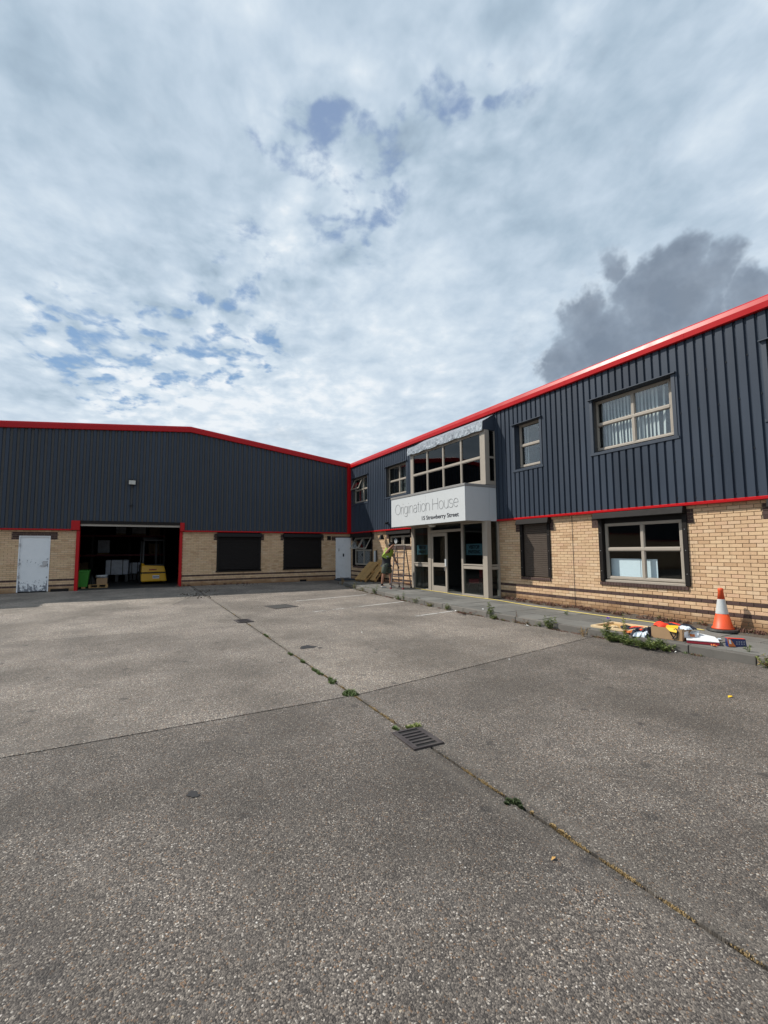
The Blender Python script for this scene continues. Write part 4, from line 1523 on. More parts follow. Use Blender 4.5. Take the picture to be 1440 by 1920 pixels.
XH = .71
GL = {
    'O': (.86, [arc(.43, .5, .39, .5, 0, 360, 32)]),
    'r': (.30, [[(.06, 0), (.06, XH)], arc(.27, .42, .21, .28, 180, 85, 8)]),
    'i': (.19, [[(.09, 0), (.09, XH)], [(.09, .93), (.09, 1.0)]]),
    'g': (.60, [arc(.28, .355, .24, .36, 0, 360, 26), [(.53, XH), (.53, -.06)] + arc(.29, -.06, .24, .22, 0, -150, 12)]),
    'n': (.56, [[(.06, 0), (.06, XH)], arc(.28, .44, .22, .27, 180, 0, 14) + [(.50, 0)]]),
    'a': (.56, [arc(.27, .52, .20, .19, 160, 0, 12) + [(.47, 0)], arc(.26, .20, .21, .205, 80, 300, 16) + [(.47, .18)], [(.26, .40), (.47, .43)]]),
    't': (.30, [[(.13, .93), (.13, .12)] + arc(.22, .12, .09, .11, 180, 290, 6), [(.02, XH), (.26, XH)]]),
    'o': (.58, [arc(.29, .355, .25, .36, 0, 360, 26)]),
    'H': (.80, [[(.08, 0), (.08, 1)], [(.70, 0), (.70, 1)], [(.08, .53), (.70, .53)]]),
    'u': (.56, [[(.06, XH), (.06, .26)] + arc(.28, .27, .22, .27, 180, 360, 14), [(.50, XH), (.50, 0)]]),
    's': (.50, [arc(.25, .535, .19, .18, 25, 270, 14) + arc(.25, .18, .21, .18, 90, -155, 14)]),
    'e': (.56, [[(.04, .38), (.52, .38)] + arc(.28, .36, .24, .35, 3, 318, 24)]),
    ' ': (.24, []),
}


def stroke_text(txt, y_left, y_right, zb, cap, wid, xface, mat, parent, name):
    total = sum(GL[c][0] for c in txt)
    sx = (y_left - y_right) / total
    cur = 0.0
    for c in txt:
        adv, lines = GL[c]
        if lines:
            x = MB()
            for ln in lines:
                pts = [(y_left - (cur + px) * sx, zb + pz * cap) for px, pz in ln]
                L_ = []
                for k in range(len(pts)):
                    p, q = pts[max(0, k - 1)], pts[min(len(pts) - 1, k + 1)]
                    d = Vector((q[0] - p[0], q[1] - p[1])).normalized()
                    n_ = Vector((-d.y, d.x)) * wid / 2
                    L_.append(((pts[k][0] + n_.x, pts[k][1] + n_.y), (pts[k][0] - n_.x, pts[k][1] - n_.y)))
                i0 = len(x.v)
                for a, b in L_:
                    x.v += [(xface, a[0], a[1]), (xface, b[0], b[1]), (xface + .004, a[0], a[1]), (xface + .004, b[0], b[1])]
                for k in range(len(L_) - 1):
                    i = i0 + 4 * k
                    x.f += [(i, i + 1, i + 5, i + 4), (i, i + 4, i + 6, i + 2), (i + 1, i + 3, i + 7, i + 5)]
            x.build(name, mat, parent)
        cur += adv
stroke_text('Origination House', 15.215, 11.265, 3.105, .385, .017, XS - .005, M['text_thin'], sign, 'letter')


def font_text(txt, size, mat, parent, name, mtx, bold=0.0, sx=1.0, depth=.003, kind=None):
    cu = bpy.data.curves.new(name, 'FONT')
    cu.body = txt
    cu.size = size
    cu.offset = bold
    cu.extrude = depth
    cu.space_character = 1.0
    ob = bpy.data.objects.new(name, cu)
    dg = bpy.context.evaluated_depsgraph_get()
    COL.objects.link(ob)
    bpy.context.view_layer.update()
    me = bpy.data.meshes.new_from_object(ob.evaluated_get(bpy.context.evaluated_depsgraph_get()))
    bpy.data.objects.remove(ob, do_unlink=True)
    bpy.data.curves.remove(cu)
    me.name = name
    xs = [v.co.x for v in me.vertices]
    w_ = max(xs) - min(xs)
    for v in me.vertices:
        v.co.x = (v.co.x - min(xs)) / w_ * sx
    me.materials.clear()
    me.materials.append(mat)
    o = bpy.data.objects.new(name, me)
    COL.objects.link(o)
    if parent is not None:
        me.transform(world_of(parent).inverted() @ mtx)
        o.parent = parent
    else:
        o.matrix_world = mtx
    return o


# local x -> -y world, local y -> z, local z -> -x (facing the yard)
def face_left(x, y, z):
    return Matrix(((0, 0, -1, x), (-1, 0, 0, y), (0, 1, 0, z), (0, 0, 0, 1)))


def face_front(x, y, z):
    return Matrix(((1, 0, 0, x), (0, 0, -1, y), (0, 1, 0, z), (0, 0, 0, 1)))


font_text('15 Strawberry Street', .195, M['text_bold'], sign, 'lettering', face_left(XS - .004, 13.35, 2.80), bold=.0015, sx=2.08)


# ================================================================== WAREHOUSE (left)
YB = 22.341
YC = 22.25
ware = thing('warehouse', 'long low gabled warehouse with dark ribbed cladding, red edging and an open loading bay', 'building', (0, 22.4, .2))
OP_L = [(-3.875, -2.925, .03, 2.395), (-2.03, 1.93, .03, 2.66), (3.42, 5.46, .86, 2.66), (6.59, 8.59, .88, 2.66), (9.41, 10.27, .20, 2.42)]
DL = [(-4.14, -2.68, 2.28, 2.58), (3.27, 5.61, 2.28, 2.58), (6.43, 8.74, 2.28, 2.58), (9.18, 10.3, 2.28, 2.53)]
brick_wall(ware, 'x', YB, 1, -6.0, 10.295, -.1, 2.64, OP_L, DL, 0, -99)
x = MB()
x.box(-26, -6.0, YB + .005, YB + .25, -.1, 2.64)
x.build('plain_wall', M['brick'], ware)


def ztop(x_):
    return 7.50 - (.127 * (x_ - 2.155) if x_ > 2.155 else .0905 * (2.155 - x_))


lprof = [(0.0, 0.042), (0.34, 0.042), (0.44, 0.0), (0.90, 0.0)]
cladding(ware, 'x', YC, 1, -26, 10.2, 0.05, .22, lprof, 2.69, lambda a: ztop(a) - .12, [(-2.0, 1.90, 2.69, 3.06)])
x = MB()
for p, q in ((-26, -2.05), (-2.05, 1.95), (1.95, 2.155), (2.155, 10.3)):
    zz = 2.66 if (p, q) != (-2.05, 1.95) else 3.06
    x.hexa([(p, YC + .035, zz), (q, YC + .035, zz), (q, YC + .13, zz), (p, YC + .13, zz)], [(p, YC + .035, ztop(p) - .05), (q, YC + .035, ztop(q) - .05), (q, YC + .13, ztop(q) - .05), (p, YC + .13, ztop(p) - .05)])
x.build('inner_lining', M['dark_room'], ware)
vprof = [(0, YC - .05, -.275), (0, YC - .065, -.26), (0, YC - .065, -.075), (0, YC - .03, -.01), (0, YC + .06, .02), (0, YC + .3, .02), (0, YC + .3, -.04), (0, YC + .05, -.04), (0, YC, -.275)]
edge_trim(ware, 'verge_trim', [(-26, 0, ztop(-26)), (2.155, 0, ztop(2.155)), (10.19, 0, ztop(10.19))], vprof, M['red'])
tprof = [(0, YC - .005, 2.705), (0, YC - .035, 2.69), (0, YC - .035, 2.648), (0, YC + .08, 2.635), (0, YC + .10, 2.69)]
for a, b in ((-26, -2.235), (2.005, 10.2)):
    edge_trim(ware, 'drip_trim', [(a, 0, 0), (b, 0, 0)], tprof, M['red'])
x = MB()
x.hexa([(-26, YC + .05, ztop(-26) - .06), (-26, 46, ztop(-26) - .06), (-26, 46, ztop(-26) - .02), (-26, YC + .05, ztop(-26) - .02)], [(2.155, YC + .05, ztop(2.155) - .06), (2.155, 46, ztop(2.155) - .06), (2.155, 46, ztop(2.155) - .02), (2.155, YC + .05, ztop(2.155) - .02)])
x.hexa([(2.155, YC + .05, ztop(2.155) - .06), (2.155, 46, ztop(2.155) - .06), (2.155, 46, ztop(2.155) - .02), (2.155, YC + .05, ztop(2.155) - .02)], [(11, YC + .05, ztop(11) - .06), (11, 46, ztop(11) - .06), (11, 46, ztop(11) - .02), (11, YC + .05, ztop(11) - .02)])
x.build('roof', M['roof'], ware)
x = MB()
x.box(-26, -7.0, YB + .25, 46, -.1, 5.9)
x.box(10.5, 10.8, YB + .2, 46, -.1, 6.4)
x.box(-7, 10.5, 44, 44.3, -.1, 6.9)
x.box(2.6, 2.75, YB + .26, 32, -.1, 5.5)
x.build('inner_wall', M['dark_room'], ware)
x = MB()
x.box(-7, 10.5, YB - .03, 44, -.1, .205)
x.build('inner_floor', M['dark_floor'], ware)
# taller part of the building out to the left; its shadow steps down in the yard
x = MB()
x.box(-26, -8.35, YC + .3, 40, ztop(-8.4) - .2, 8.6)
x.build('upper_block', M['clad'], ware)
# loading bay surround and rolled-up door
for a, b, c, d in ((-2.05, -1.93, -2.235, -1.935), (1.82, 1.935, 1.82, 2.0)):
    x = MB()
    x.box(a, b, YB - .06, YB + .25, .19, 2.655)
    x.build('bay_post', M['red'], ware, bevel=.008)
    x = MB()
    x.box(c, d, YC - .045, YB + .25, 2.66, 3.05)
    x.build('bay_corner_block', M['red'], ware, bevel=.008)
x = MB()
x.box(-1.93, 1.82, YC + .02, YC + .2, 2.93, 3.06)
x.build('bay_head', M['shutter_dark'], ware)
x = MB()
x.box(-1.92, 1.81, YC + .05, YC + .11, 2.84, 2.875)
x.box(-1.92, 1.81, YC + .06, YC + .10, 2.875, 2.93)
x.build('rolled_door', M['frame'], ware)
# shuttered windows
for a, b, c in ((3.42, 5.46, .86), (6.59, 8.59, .88)):
    shutter(ware, 'x', a + .06, b - .06, c + .03, 2.45, YB - .005, M['shutter_dark'], inward=1, pitch=.075)
    x = MB()
    x.hexa([(a - .02, YB - .17, 2.43), (b + .02, YB - .17, 2.43), (b + .02, YB + .02, 2.43), (a - .02, YB + .02, 2.43)], [(a - .02, YB - .13, 2.60), (b + .02, YB - .13, 2.60), (b + .02, YB + .02, 2.60), (a - .02, YB + .02, 2.60)])
    x.build('shutter_box', M['shutter_dark'], ware, bevel=.01)
    for s0 in (a, b - .09):
        x = MB()
        x.box(s0, s0 + .09, YB - .045, YB + .1, c, 2.43)
        x.build('shutter_guide', M['shutter_dark'], ware, bevel=.006)
    x = MB()
    x.box(a - .03, b + .03, YB - .06, YB + .1, c - .065, c)
    x.build('window_sill', M['shutter_dark'], ware)
# steel doors
x = MB()
x.box(-3.86, -2.94, YB + .03, YB + .08, .245, 2.38)
d1 = x.build('steel_door', M['white_door'], ware, bevel=.004)
d1['label'] = 'chipped white steel door left of the loading bay'
x = MB()
for a, b, c, d in ((-3.90, -3.86, .22, 2.42), (-2.94, -2.90, .22, 2.42), (-3.86, -2.94, 2.38, 2.42)):
    x.box(a, b, YB - .012, YB + .12, c, d)
x.build('door_frame', M['white_door_clean'], d1)
for zz in (.75, 1.25, 2.0):
    x = MB()
    x.box(-3.885, -3.84, YB - .03, YB - .01, zz, zz + .12)
    x.build('hinge', M['steel'], d1)
x = MB()
x.box(-3.11, -2.99, YB - .005, YB + .03, 1.26, 1.42)
x.box(-3.2, -3.02, YB - .03, YB + .0, 1.235, 1.262)
x.build('lock', M['steel'], d1)
x = MB()
x.box(9.44, 10.24, YB - .03, YB + .05, .30, 2.40)
d2 = x.build('steel_door', M['white_door_clean'], ware, bevel=.004)
d2['label'] = 'white door numbered 1 in the corner'
x = MB()
x.box(9.41, 9.44, YB - .035, YB + .1, .22, 2.42)
x.box(10.24, 10.27, YB - .035, YB + .1, .22, 2.42)
x.box(9.44, 10.24, YB - .035, YB + .1, 2.40, 2.43)
x.build('door_frame', M['white_door_clean'], d2)
font_text('1', .22, M['text_bold'], d2, 'numeral', face_front(9.80, YB - .036, 1.43), bold=.006, sx=.075)
x = MB()
x.box(9.55, 9.60, YB - .05, YB - .03, 1.72, 1.86)
x.build('handle', M['steel'], d2)
x = MB()
x.box(9.3, 10.29, YB - .5, YB - .04, .1, .27)
x.build('door_step', M['flash'], ware, bevel=.01)
x = MB()
x.box(8.92, 9.12, YB - .03, YB + .05, 2.30, 2.52)
x.build('vent', M['shutter_dark'], ware)
for a, b, c in ((-2.82, -2.22, .31), (7.45, 7.78, .30)):
    x = MB()
    x.box(a, b, YB - .05, YB + .05, .18, c)
    x.build('air_brick', M['shutter_dark'], ware, bevel=.004)


# ================================================================== FITTINGS
def zg(x, y):
    return zp(y) if x > xk(min(max(y, -13), 19)) + .05 and y < 19.9 else zr(y)


t = thing('floodlight', 'small floodlight high on the dark warehouse wall above the loading bay', 'floodlight', (-.13, YC, 4.70))
x = MB()
x.obox((-.13, YC - .12, 4.75), (.30, .12, .22), (R(18), 0, 0))
x.build('housing', M['black'], t, bevel=.012)
x = MB()
x.obox((-.13, YC - .12 - .062 * math.cos(R(18)), 4.75 - .062 * math.sin(R(18))), (.25, .01, .17), (R(18), 0, 0))
x.build('lens', M['lampglass'], t)
x = MB()
x.bar((-.13, YC, 4.66), (-.13, YC - .12, 4.68), .05, .02)
x.build('bracket', M['black'], t)
t = thing('sensor', 'little dark sensor on the warehouse cladding straight below the floodlight', 'sensor', (-.14, YC, 3.78))
x = MB()
x.box(-.19, -.09, YC - .08, YC + .02, 3.74, 3.80)
x.box(-.165, -.115, YC - .11, YC - .08, 3.72, 3.79)
x.build('sensor_body', M['black'], t, bevel=.01)
t = thing('wall_lamp', 'black wall lamp on the buff brick above the man and his ladder', 'wall lamp', (XB, 18.55, 2.36))
x = MB()
x.bar((XB, 18.55, 2.40), (XB - .16, 18.55, 2.42), .03, .03)
x.build('arm', M['black'], t)
x = MB()
x.hexa([(XB - .30, 18.44, 2.24), (XB - .08, 18.44, 2.24), (XB - .08, 18.66, 2.24), (XB - .30, 18.66, 2.24)], [(XB - .22, 18.51, 2.46), (XB - .12, 18.51, 2.46), (XB - .12, 18.60, 2.46), (XB - .22, 18.60, 2.46)])
x.build('shade', M['black'], t)
t = thing('camera', 'tiny dark camera on the cladding beside the far end of the white sign', 'camera', (XC, 18.0, 2.96))
x = MB()
x.obox((XC - .12, 18.0, 2.98), (.16, .09, .09), (0, R(-14), 0))
x.bar((XC, 18.0, 2.90), (XC - .10, 18.0, 2.95), .03, .03)
x.build('camera_body', M['black'], t, bevel=.008)
t = thing('bulkhead_lamp', 'round white bulkhead lamp under the boxed sign over the doorway', 'lamp', (9.5, 13.58, 2.66))
x = MB()
x.lathe([(.15, 0), (.15, -.02), (.13, -.055), (.08, -.085), (.0, -.095)], 20, (9.5, 13.58, 2.66))
x.build('diffuser', M['lampglass'], t, smooth=True)
t = thing('meter_box', 'white upright meter box with a dark cable on the brick beside the far open window', 'meter box', (XB, 19.45, 1.1))
x = MB()
x.box(XB - .09, XB, 19.38, 19.52, 1.15, 1.72)
x.build('case', M['white_panel'], t, bevel=.01)
x = MB()
x.tube([(XB - .05, 19.32, 1.75), (XB - .07, 19.26, 1.4), (XB - .08, 19.22, 1.15), (XB - .06, 19.28, .98)], .035, 6)
x.lathe([(.0, 0), (.09, .0), (.09, .06), (.0, .06)], 12, (XB - .08, 19.22, 1.05))
x.build('cable', M['black'], t)
# round extractor in the short high window
t = thing('extractor_vent', 'round white extractor vent in the short high window beside the entrance', 'vent', (10.36, 17.68, 2.16))
x = MB()
for k in range(3):
    ro, ri = .115 - .05 * k, .115 - .05 * k - .03
    i0 = len(x.v)
    for j in range(20):
        a = 2 * math.pi * j / 20
        for r_ in (ro, ri):
            for d in (0, .02):
                x.v.append((10.385 - d, 17.68 + r_ * math.cos(a), 2.16 + r_ * math.sin(a)))
    for j in range(20):
        a, b = i0 + 4 * j, i0 + 4 * ((j + 1) % 20)
        x.f += [(a + 1, a + 3, b + 3, b + 1), (a, a + 1, b + 1, b), (a + 2, b + 2, b + 3, a + 3)]
x.build('grille', M['white_panel'], t)
# boards and notices behind glass
t = thing('display_board', 'pale blue board standing inside the large ground floor window', 'board', (10.55, 6.7, 1.0))
x = MB()
x.box(10.53, 10.55, 6.52, 7.27, 1.01, 1.50)
x.box(10.535, 10.553, 6.12, 6.512, 1.01, 1.495)
x.box(10.55, 10.57, 6.2, 7.2, .3, 1.0)
x.build('panel', M['bluewhite'], t)
for yl, yr, lab in ((15.12, 14.36, 'teal visitor parking notice in the glass left of the entrance door'), (12.08, 11.26, 'teal visitor parking notice in the glass beside the corner column')):
    t = thing('notice', lab, 'notice', (9.84, (yl + yr) / 2, 1.58), group='visitor parking notices')
    x = MB()
    x.box(9.84, 9.848, yr, yl, 1.57, 1.94)
    x.build('board', M['teal'], t)
    font_text('VISITOR', .16, M['teal_dark'], t, 'lettering', face_left(9.837, yl - .13, 1.78), bold=.006, sx=(yl - yr) - .26)
    font_text('PARKING', .16, M['teal_dark'], t, 'lettering', face_left(9.837, yl - .11, 1.62), bold=.006, sx=(yl - yr) - .22)
t = thing('lobby_chair', 'dark red chair just inside the open doorway', 'chair', (10.9, 12.75, .22))
x = MB()
x.box(10.65, 11.2, 12.45, 13.0, .55, .70)
x.box(11.15, 11.27, 12.45, 13.0, .70, 1.15)
x.build('seat', M['red_seat'], t, bevel=.03)
x = MB()
for a, b in ((10.68, 12.48), (11.17, 12.48), (10.68, 12.97), (11.17, 12.97)):
    x.tube([(a, b, .22), (a, b, .56)], .02, 6)
x.build('legs', M['black'], t)


# ================================================================== GULLIES, COVERS
def gully(cx, cy, w, l, label, rz=0.0, bars=6):
    z = zr(cy)
    t = thing('drain_grate', label, 'drain', (cx, cy, z), rz)
    x = MB()
    x.box(-w / 2 + .01, w / 2 - .01, -l / 2 + .01, l / 2 - .01, -.02, .005)  # thin plate, no hole: the dark between the bars is its colour
    x.build('shade_plate', M['drain_shade'], t, local=True)
    b = .028
    x = MB()
    x.box(-w / 2, w / 2, -l / 2, -l / 2 + b, -.02, .014)
    x.box(-w / 2, w / 2, l / 2 - b, l / 2, -.02, .014)
    x.box(-w / 2, -w / 2 + b, -l / 2 + b, l / 2 - b, -.02, .0142)
    x.box(w / 2 - b, w / 2, -l / 2 + b, l / 2 - b, -.02, .0142)
    x.build('rim', M['iron'], t, local=True, bevel=.003)
    for k in range(1, bars):
        yy = -l / 2 + b + (l - 2 * b) * k / bars
        x = MB()
        x.box(-w / 2 + b, w / 2 - b, yy - .014, yy + .014, -.01, .013)
        x.build('bar', M['iron'], t, local=True, bevel=.003)
    for s in (-1, 1):
        x = MB()
        x.box(s * (w / 2 - b) - (.024 if s > 0 else 0), s * (w / 2 - b) + (0 if s > 0 else .024), -l / 2 + b, l / 2 - b, -.01, .0135)
        x.build('edge_bar', M['iron'], t, local=True)
    return t


gully(2.367, 3.68, .315, .42, 'slotted iron drain grate in the joint of the concrete nearest the camera', R(-1.5))
gully(2.372, 11.26, .36, .52, 'small far drain grate on the long joint level with the parking lines', R(2))
t = thing('manhole_cover', 'dark square manhole cover set in the yard near the far parking line', 'manhole', (3.90, 13.43, zr(13.4)), R(10))
x = MB()
x.box(-.33, .33, -.37, .37, -.02, .006)
x.build('lid', M['patch'], t, local=True)
x = MB()
for a, b, c, d in ((-.37, .37, -.41, -.375), (-.37, .37, .375, .41), (-.37, -.335, -.375, .375), (.335, .37, -.375, .375)):
    x.box(a, b, c, d, -.02, .008)
x.build('rim', M['iron'], t, local=True)


def blot(cx, cy, rx, ry, seed, name='oil_stain', mat='oil', h=.0045):
    r_ = random.Random(seed)
    x = MB()
    n = 26
    ph_ = [r_.uniform(0, 6.28) for _ in range(4)]
    pts = []
    for k in range(n):
        a = 2 * math.pi * k / n
        q = 1 + .22 * math.sin(2 * a + ph_[0]) + .16 * math.sin(3 * a + ph_[1]) + .12 * math.sin(5 * a + ph_[2]) + .08 * math.sin(9 * a + ph_[3])
        px, py = cx + rx * q * math.cos(a), cy + ry * q * math.sin(a)
        pts.append((px, py, zr(py) + h))
    x.poly(pts)
    return tag(x.build(name, M[mat]), kind='structure')


blot(2.76, 7.83, .115, .15, 3)
blot(2.93, 7.66, .03, .04, 4)
blot(.438, 3.664, .042, .042, 5)
blot(1.48, 1.02, .02, .02, 8)


# ================================================================== WEEDS
def leafy(name, label, loc, h, spread, stems, leaves, leaf, seed, mats=('grass', 'grass2'), group='weeds along the kerb', cat='weed', flower=None, lean=.35, wide=.34, bare=0.15):
    r_ = random.Random(seed)
    t = thing(name, label, cat, loc, r_.uniform(0, 6), group)
    S, A, B = MB(), MB(), MB()
    tips = []
    for s in range(stems):
        a = r_.uniform(0, 6.28)
        rad = spread * math.sqrt(r_.random())
        bx, by = .35 * rad * math.cos(a), .35 * rad * math.sin(a)
        hh = h * r_.uniform(.45, 1.0)
        tx, ty = bx + rad * math.cos(a) * lean * 2, by + rad * math.sin(a) * lean * 2
        pts = [(bx, by, -.01), (lerp(bx, tx, .25), lerp(by, ty, .25), hh * .4), (lerp(bx, tx, .6), lerp(by, ty, .6), hh * .78), (tx, ty, hh)]
        S.tube(pts, [.004, .0035, .003, .0015], 3)
        tips.append((tx, ty, hh))
        for k in range(leaves):
            u = r_.uniform(bare, 1)
            p = Vector(pts[0]).lerp(Vector(pts[3]), u)
            p.z = hh * (u ** .85)
            la = r_.uniform(0, 6.28)
            ln = leaf * r_.uniform(.55, 1.15) * (1.15 - .45 * u)
            up = r_.uniform(-.1, .9)
            d = Vector((math.cos(la), math.sin(la), up)).normalized()
            sd = d.cross(Vector((0, 0, 1))).normalized() * ln * wide * .5
            m1 = p + d * ln * .5 + Vector((0, 0, ln * .06))
            e = p + d * ln - Vector((0, 0, ln * .18))
            T = A if r_.random() < .56 else B
            i = len(T.v)
            T.v += [tuple(p), tuple(m1 - sd), tuple(e), tuple(m1 + sd)]
            T.f += [(i, i + 1, i + 2), (i, i + 2, i + 3)]
    S.build('stems', M[mats[0]], t, local=True, kind='stuff')
    A.build('leaves', M[mats[0]], t, local=True, kind='stuff')
    if B.v:
        B.build('pale_leaves', M[mats[1]], t, local=True, kind='stuff')
    if flower:
        F = MB()
        top = max(tips, key=lambda q: q[2])
        for k in range(40):
            a, b = r_.uniform(0, 6.28), r_.uniform(-.3, 1.2)
            d = Vector((math.cos(a) * math.cos(b), math.sin(a) * math.cos(b), math.sin(b)))
            p = Vector(top)
            q = p + d * flower
            s_ = d.cross(Vector((.3, .2, 1))).normalized() * flower * .2
            F.poly([p, q - s_, q + s_])
        F.build('flower', M['purple'], t, local=True)
    return t


leafy('weed', 'tall upright green weed at the kerb in front of the corner column', (7.80, 8.70, zr(8.7)), .44, .10, 5, 26, .085, 1, lean=.25)
leafy('weed', 'low dark rosette at the foot of the tall upright weed', (7.76, 8.55, zr(8.5)), .14, .15, 10, 14, .07, 2, lean=.6)
leafy('weed', 'bushy mid green weed at the kerb just left of the pale wooden tray', (7.90, 6.95, zr(7)), .27, .16, 13, 22, .075, 3)
leafy('weed', 'small low weed at the kerb left of the bushy one', (7.93, 7.22, zr(7.2)), .15, .14, 8, 14, .06, 33)
leafy('weed', 'thin brown stalk weed at the kerb opposite the narrow shuttered window', (7.90, 7.9, zr(7.9)), .30, .05, 3, 7, .05, 5, mats=('dead', 'grass'), lean=.2)
leafy('weed', 'reddish dry weed lying against the kerb before the entrance column', (7.86, 7.6, zr(7.6)), .13, .22, 14, 12, .05, 6, mats=('dead', 'dry'), lean=.7)
leafy('weed', 'dark red dry weed along the kerb in front of the entrance glass', (7.72, 9.5, zr(9.5)), .10, .26, 16, 12, .05, 7, mats=('dead', 'dead'), lean=.8)
leafy('weed', 'green weed at the kerb where the faint parking line ends', (7.70, 10.35, zr(10.3)), .22, .12, 8, 14, .06, 8)
leafy('weed', 'low yellowish weed at the kerb opposite the entrance door', (7.74, 11.25, zr(11.2)), .13, .15, 9, 14, .06, 9, mats=('grass2', 'dry'))
leafy('weed', 'round light green weed at the kerb left of the entrance door', (7.78, 12.05, zr(12)), .20, .17, 13, 18, .06, 10, mats=('grass2', 'grass'))
leafy('weed', 'tall thin weed at the kerb at the end of the middle parking line', (7.80, 12.85, zr(12.8)), .36, .07, 4, 12, .06, 11, lean=.2)
leafy('weed', 'low tuft at the foot of the tall thin kerb weed', (7.76, 13.15, zr(13.1)), .16, .16, 10, 14, .06, 12)
leafy('weed', 'dark bushy weed at the kerb below the standing man', (7.93, 15.1, zr(15.1)), .36, .14, 8, 16, .075, 13)
leafy('weed', 'trailing pale weed at the kerb below the leaning pallets', (8.02, 16.2, zr(16.2)), .20, .24, 16, 14, .06, 14, mats=('grass', 'dry'), lean=.6)
leafy('weed', 'thin weeds at the kerb in front of the leaning pallets', (8.12, 17.2, zr(17.2)), .34, .22, 12, 12, .06, 15, mats=('grass', 'dry'))
leafy('weed', 'dry straw coloured weed by the corner of the white numbered door', (8.40, 19.1, zr(19)), .42, .12, 12, 10, .07, 16, mats=('dry', 'dead'), lean=.3, group='dry weeds')
leafy('weed', 'little dark seedling alone on the pavement slabs by the navy box', (8.40, 3.55, zp(3.5)), .14, .05, 4, 9, .055, 17, lean=.4)
leafy('weed', 'yellow green weed at the kerb by the right edge of the view', (8.10, 3.2, zr(3.2)), .20, .13, 9, 16, .07, 18, mats=('grass2', 'dry'))
leafy('weed', 'small green weed in a slab joint behind the pale wooden tray', (9.11, 7.52, zp(7.5)), .12, .06, 5, 9, .05, 19)
leafy('weed', 'thin dry stalks at the end of the cross joint by the kerb', (7.80, 6.05, zr(6)), .20, .13, 8, 6, .06, 20, mats=('dry', 'dead'), group='dry weeds')
# the big clump that hides the kerb by the cardboard box
leafy('weed', 'tall green weed with one purple flower beside the pale wooden tray', (7.90, 5.62, zr(5.6)), .46, .11, 7, 20, .08, 40, flower=.032, group='big weed clump at the kerb', lean=.3)
leafy('weed', 'tall pale seeding stalks standing in the big clump', (8.02, 5.35, zr(5.3) + .05), .46, .07, 6, 16, .07, 41, mats=('grass2', 'dry'), group='big weed clump at the kerb', lean=.2)
leafy('weed', 'dense leafy weed at the left end of the big clump', (7.86, 5.48, zr(5.5)), .22, .20, 18, 20, .07, 42, group='big weed clump at the kerb', lean=.5)
leafy('weed', 'dense leafy weed in the middle of the big clump', (7.82, 5.15, zr(5.1)), .19, .20, 20, 20, .07, 43, group='big weed clump at the kerb', lean=.5)
leafy('weed', 'broad light green weed hanging over the kerb below the cardboard box', (7.84, 4.82, zr(4.8)), .19, .22, 24, 22, .10, 44, group='big weed clump at the kerb', lean=.6, wide=.22)
leafy('weed', 'sprawling weed at the right end of the big clump', (7.94, 4.58, zr(4.6)), .15, .17, 16, 20, .08, 45, group='big weed clump at the kerb', lean=.7, wide=.26)


def scatter(name, pts, mat, n, h, seed, spread, blade=.006, kind='stuff', label=None, wid=1.0):
    """short blades round a list of (x, y, z, r) spots, as one object"""
    r_ = random.Random(seed)
    x = MB()
    for (px, py, pz, rad) in pts:
        for k in range(int(n * max(.3, rad / .1))):
            a = r_.uniform(0, 6.28)
            q = rad * math.sqrt(r_.random())
            bx, by = px + q * math.cos(a) * .55, py + q * math.sin(a) * spread
            hh = h * r_.uniform(.35, 1.1) * (1.05 - .6 * q / rad)
            la = r_.uniform(0, 6.28)
            dx, dy = math.cos(la) * hh * r_.uniform(.3, 1.1), math.sin(la) * hh * r_.uniform(.3, 1.1)
            wx, wy = -math.sin(la) * blade * wid, math.cos(la) * blade * wid
            x.v += [(bx - wx, by - wy, pz - .002), (bx + wx, by + wy, pz - .002), (bx + dx * .5 + wx * .7, by + dy * .5 + wy * .7, pz + hh * .7), (bx + dx, by + dy, pz + hh), (bx + dx * .5 - wx * .7, by + dy * .5 - wy * .7, pz + hh * .7)]
            i = len(x.v) - 5
            x.f += [(i, i + 1, i + 2, i + 4), (i + 4, i + 2, i + 3)]
    o = x.build(name, M[mat], None)
    tag(o, label=label, kind=kind)
    return o


def tuft(label, x_, y_, rad, n, h, seed, mat='moss', spread=1.0, cat='tuft', xs=.11):
    rr = random.Random(seed)
    spots = []
    for k in range(7):
        u = rr.uniform(-1, 1)
        spots.append((x_ + rr.gauss(0, rad * xs), y_ + u * rad * spread * .85, zr(y_) - .003, rad * rr.uniform(.22, .55) * (1.1 - .5 * abs(u))))
    o = scatter('grass_tuft', spots, mat, n * .42, h * .8, seed, 1.0, kind=None)
    o['label'] = label
    o['category'] = cat
    o['group'] = 'tufts growing in the long joint'
    return o


tuft('green tuft in the long joint just in front of where the joints cross', 2.36, 5.14, .16, 360, .06, 1, 'grass', .7, xs=.30)
tuft('thick green tuft in the long joint, second beyond the crossing of the joints', 2.36, 5.68, .12, 330, .06, 2, 'grass', 1.5, xs=.22)
tuft('long green tuft in the joint, third beyond the crossing of the joints', 2.345, 6.22, .13, 330, .06, 3, 'grass', 1.5)
tuft('small round tuft in the long joint halfway to the far drain', 2.34, 6.86, .075, 300, .07, 4, 'grass', 1.0)
tuft('low tuft in the long joint beyond the oil spot', 2.33, 7.45, .07, 300, .05, 5, 'grass', 1.4)
tuft('thin tuft in the long joint nearest to the far drain', 2.38, 9.2, .09, 280, .06, 6, 'grass', 2.0)
tuft('dark mossy tuft in the joint nearest to the camera', 2.372, 2.46, .085, 1900, .026, 7, 'moss', 1.1, xs=.30)
tuft('golden dry tuft in the joint just in front of the dark moss', 2.385, 2.16, .06, 900, .018, 8, 'dry', 3.0)
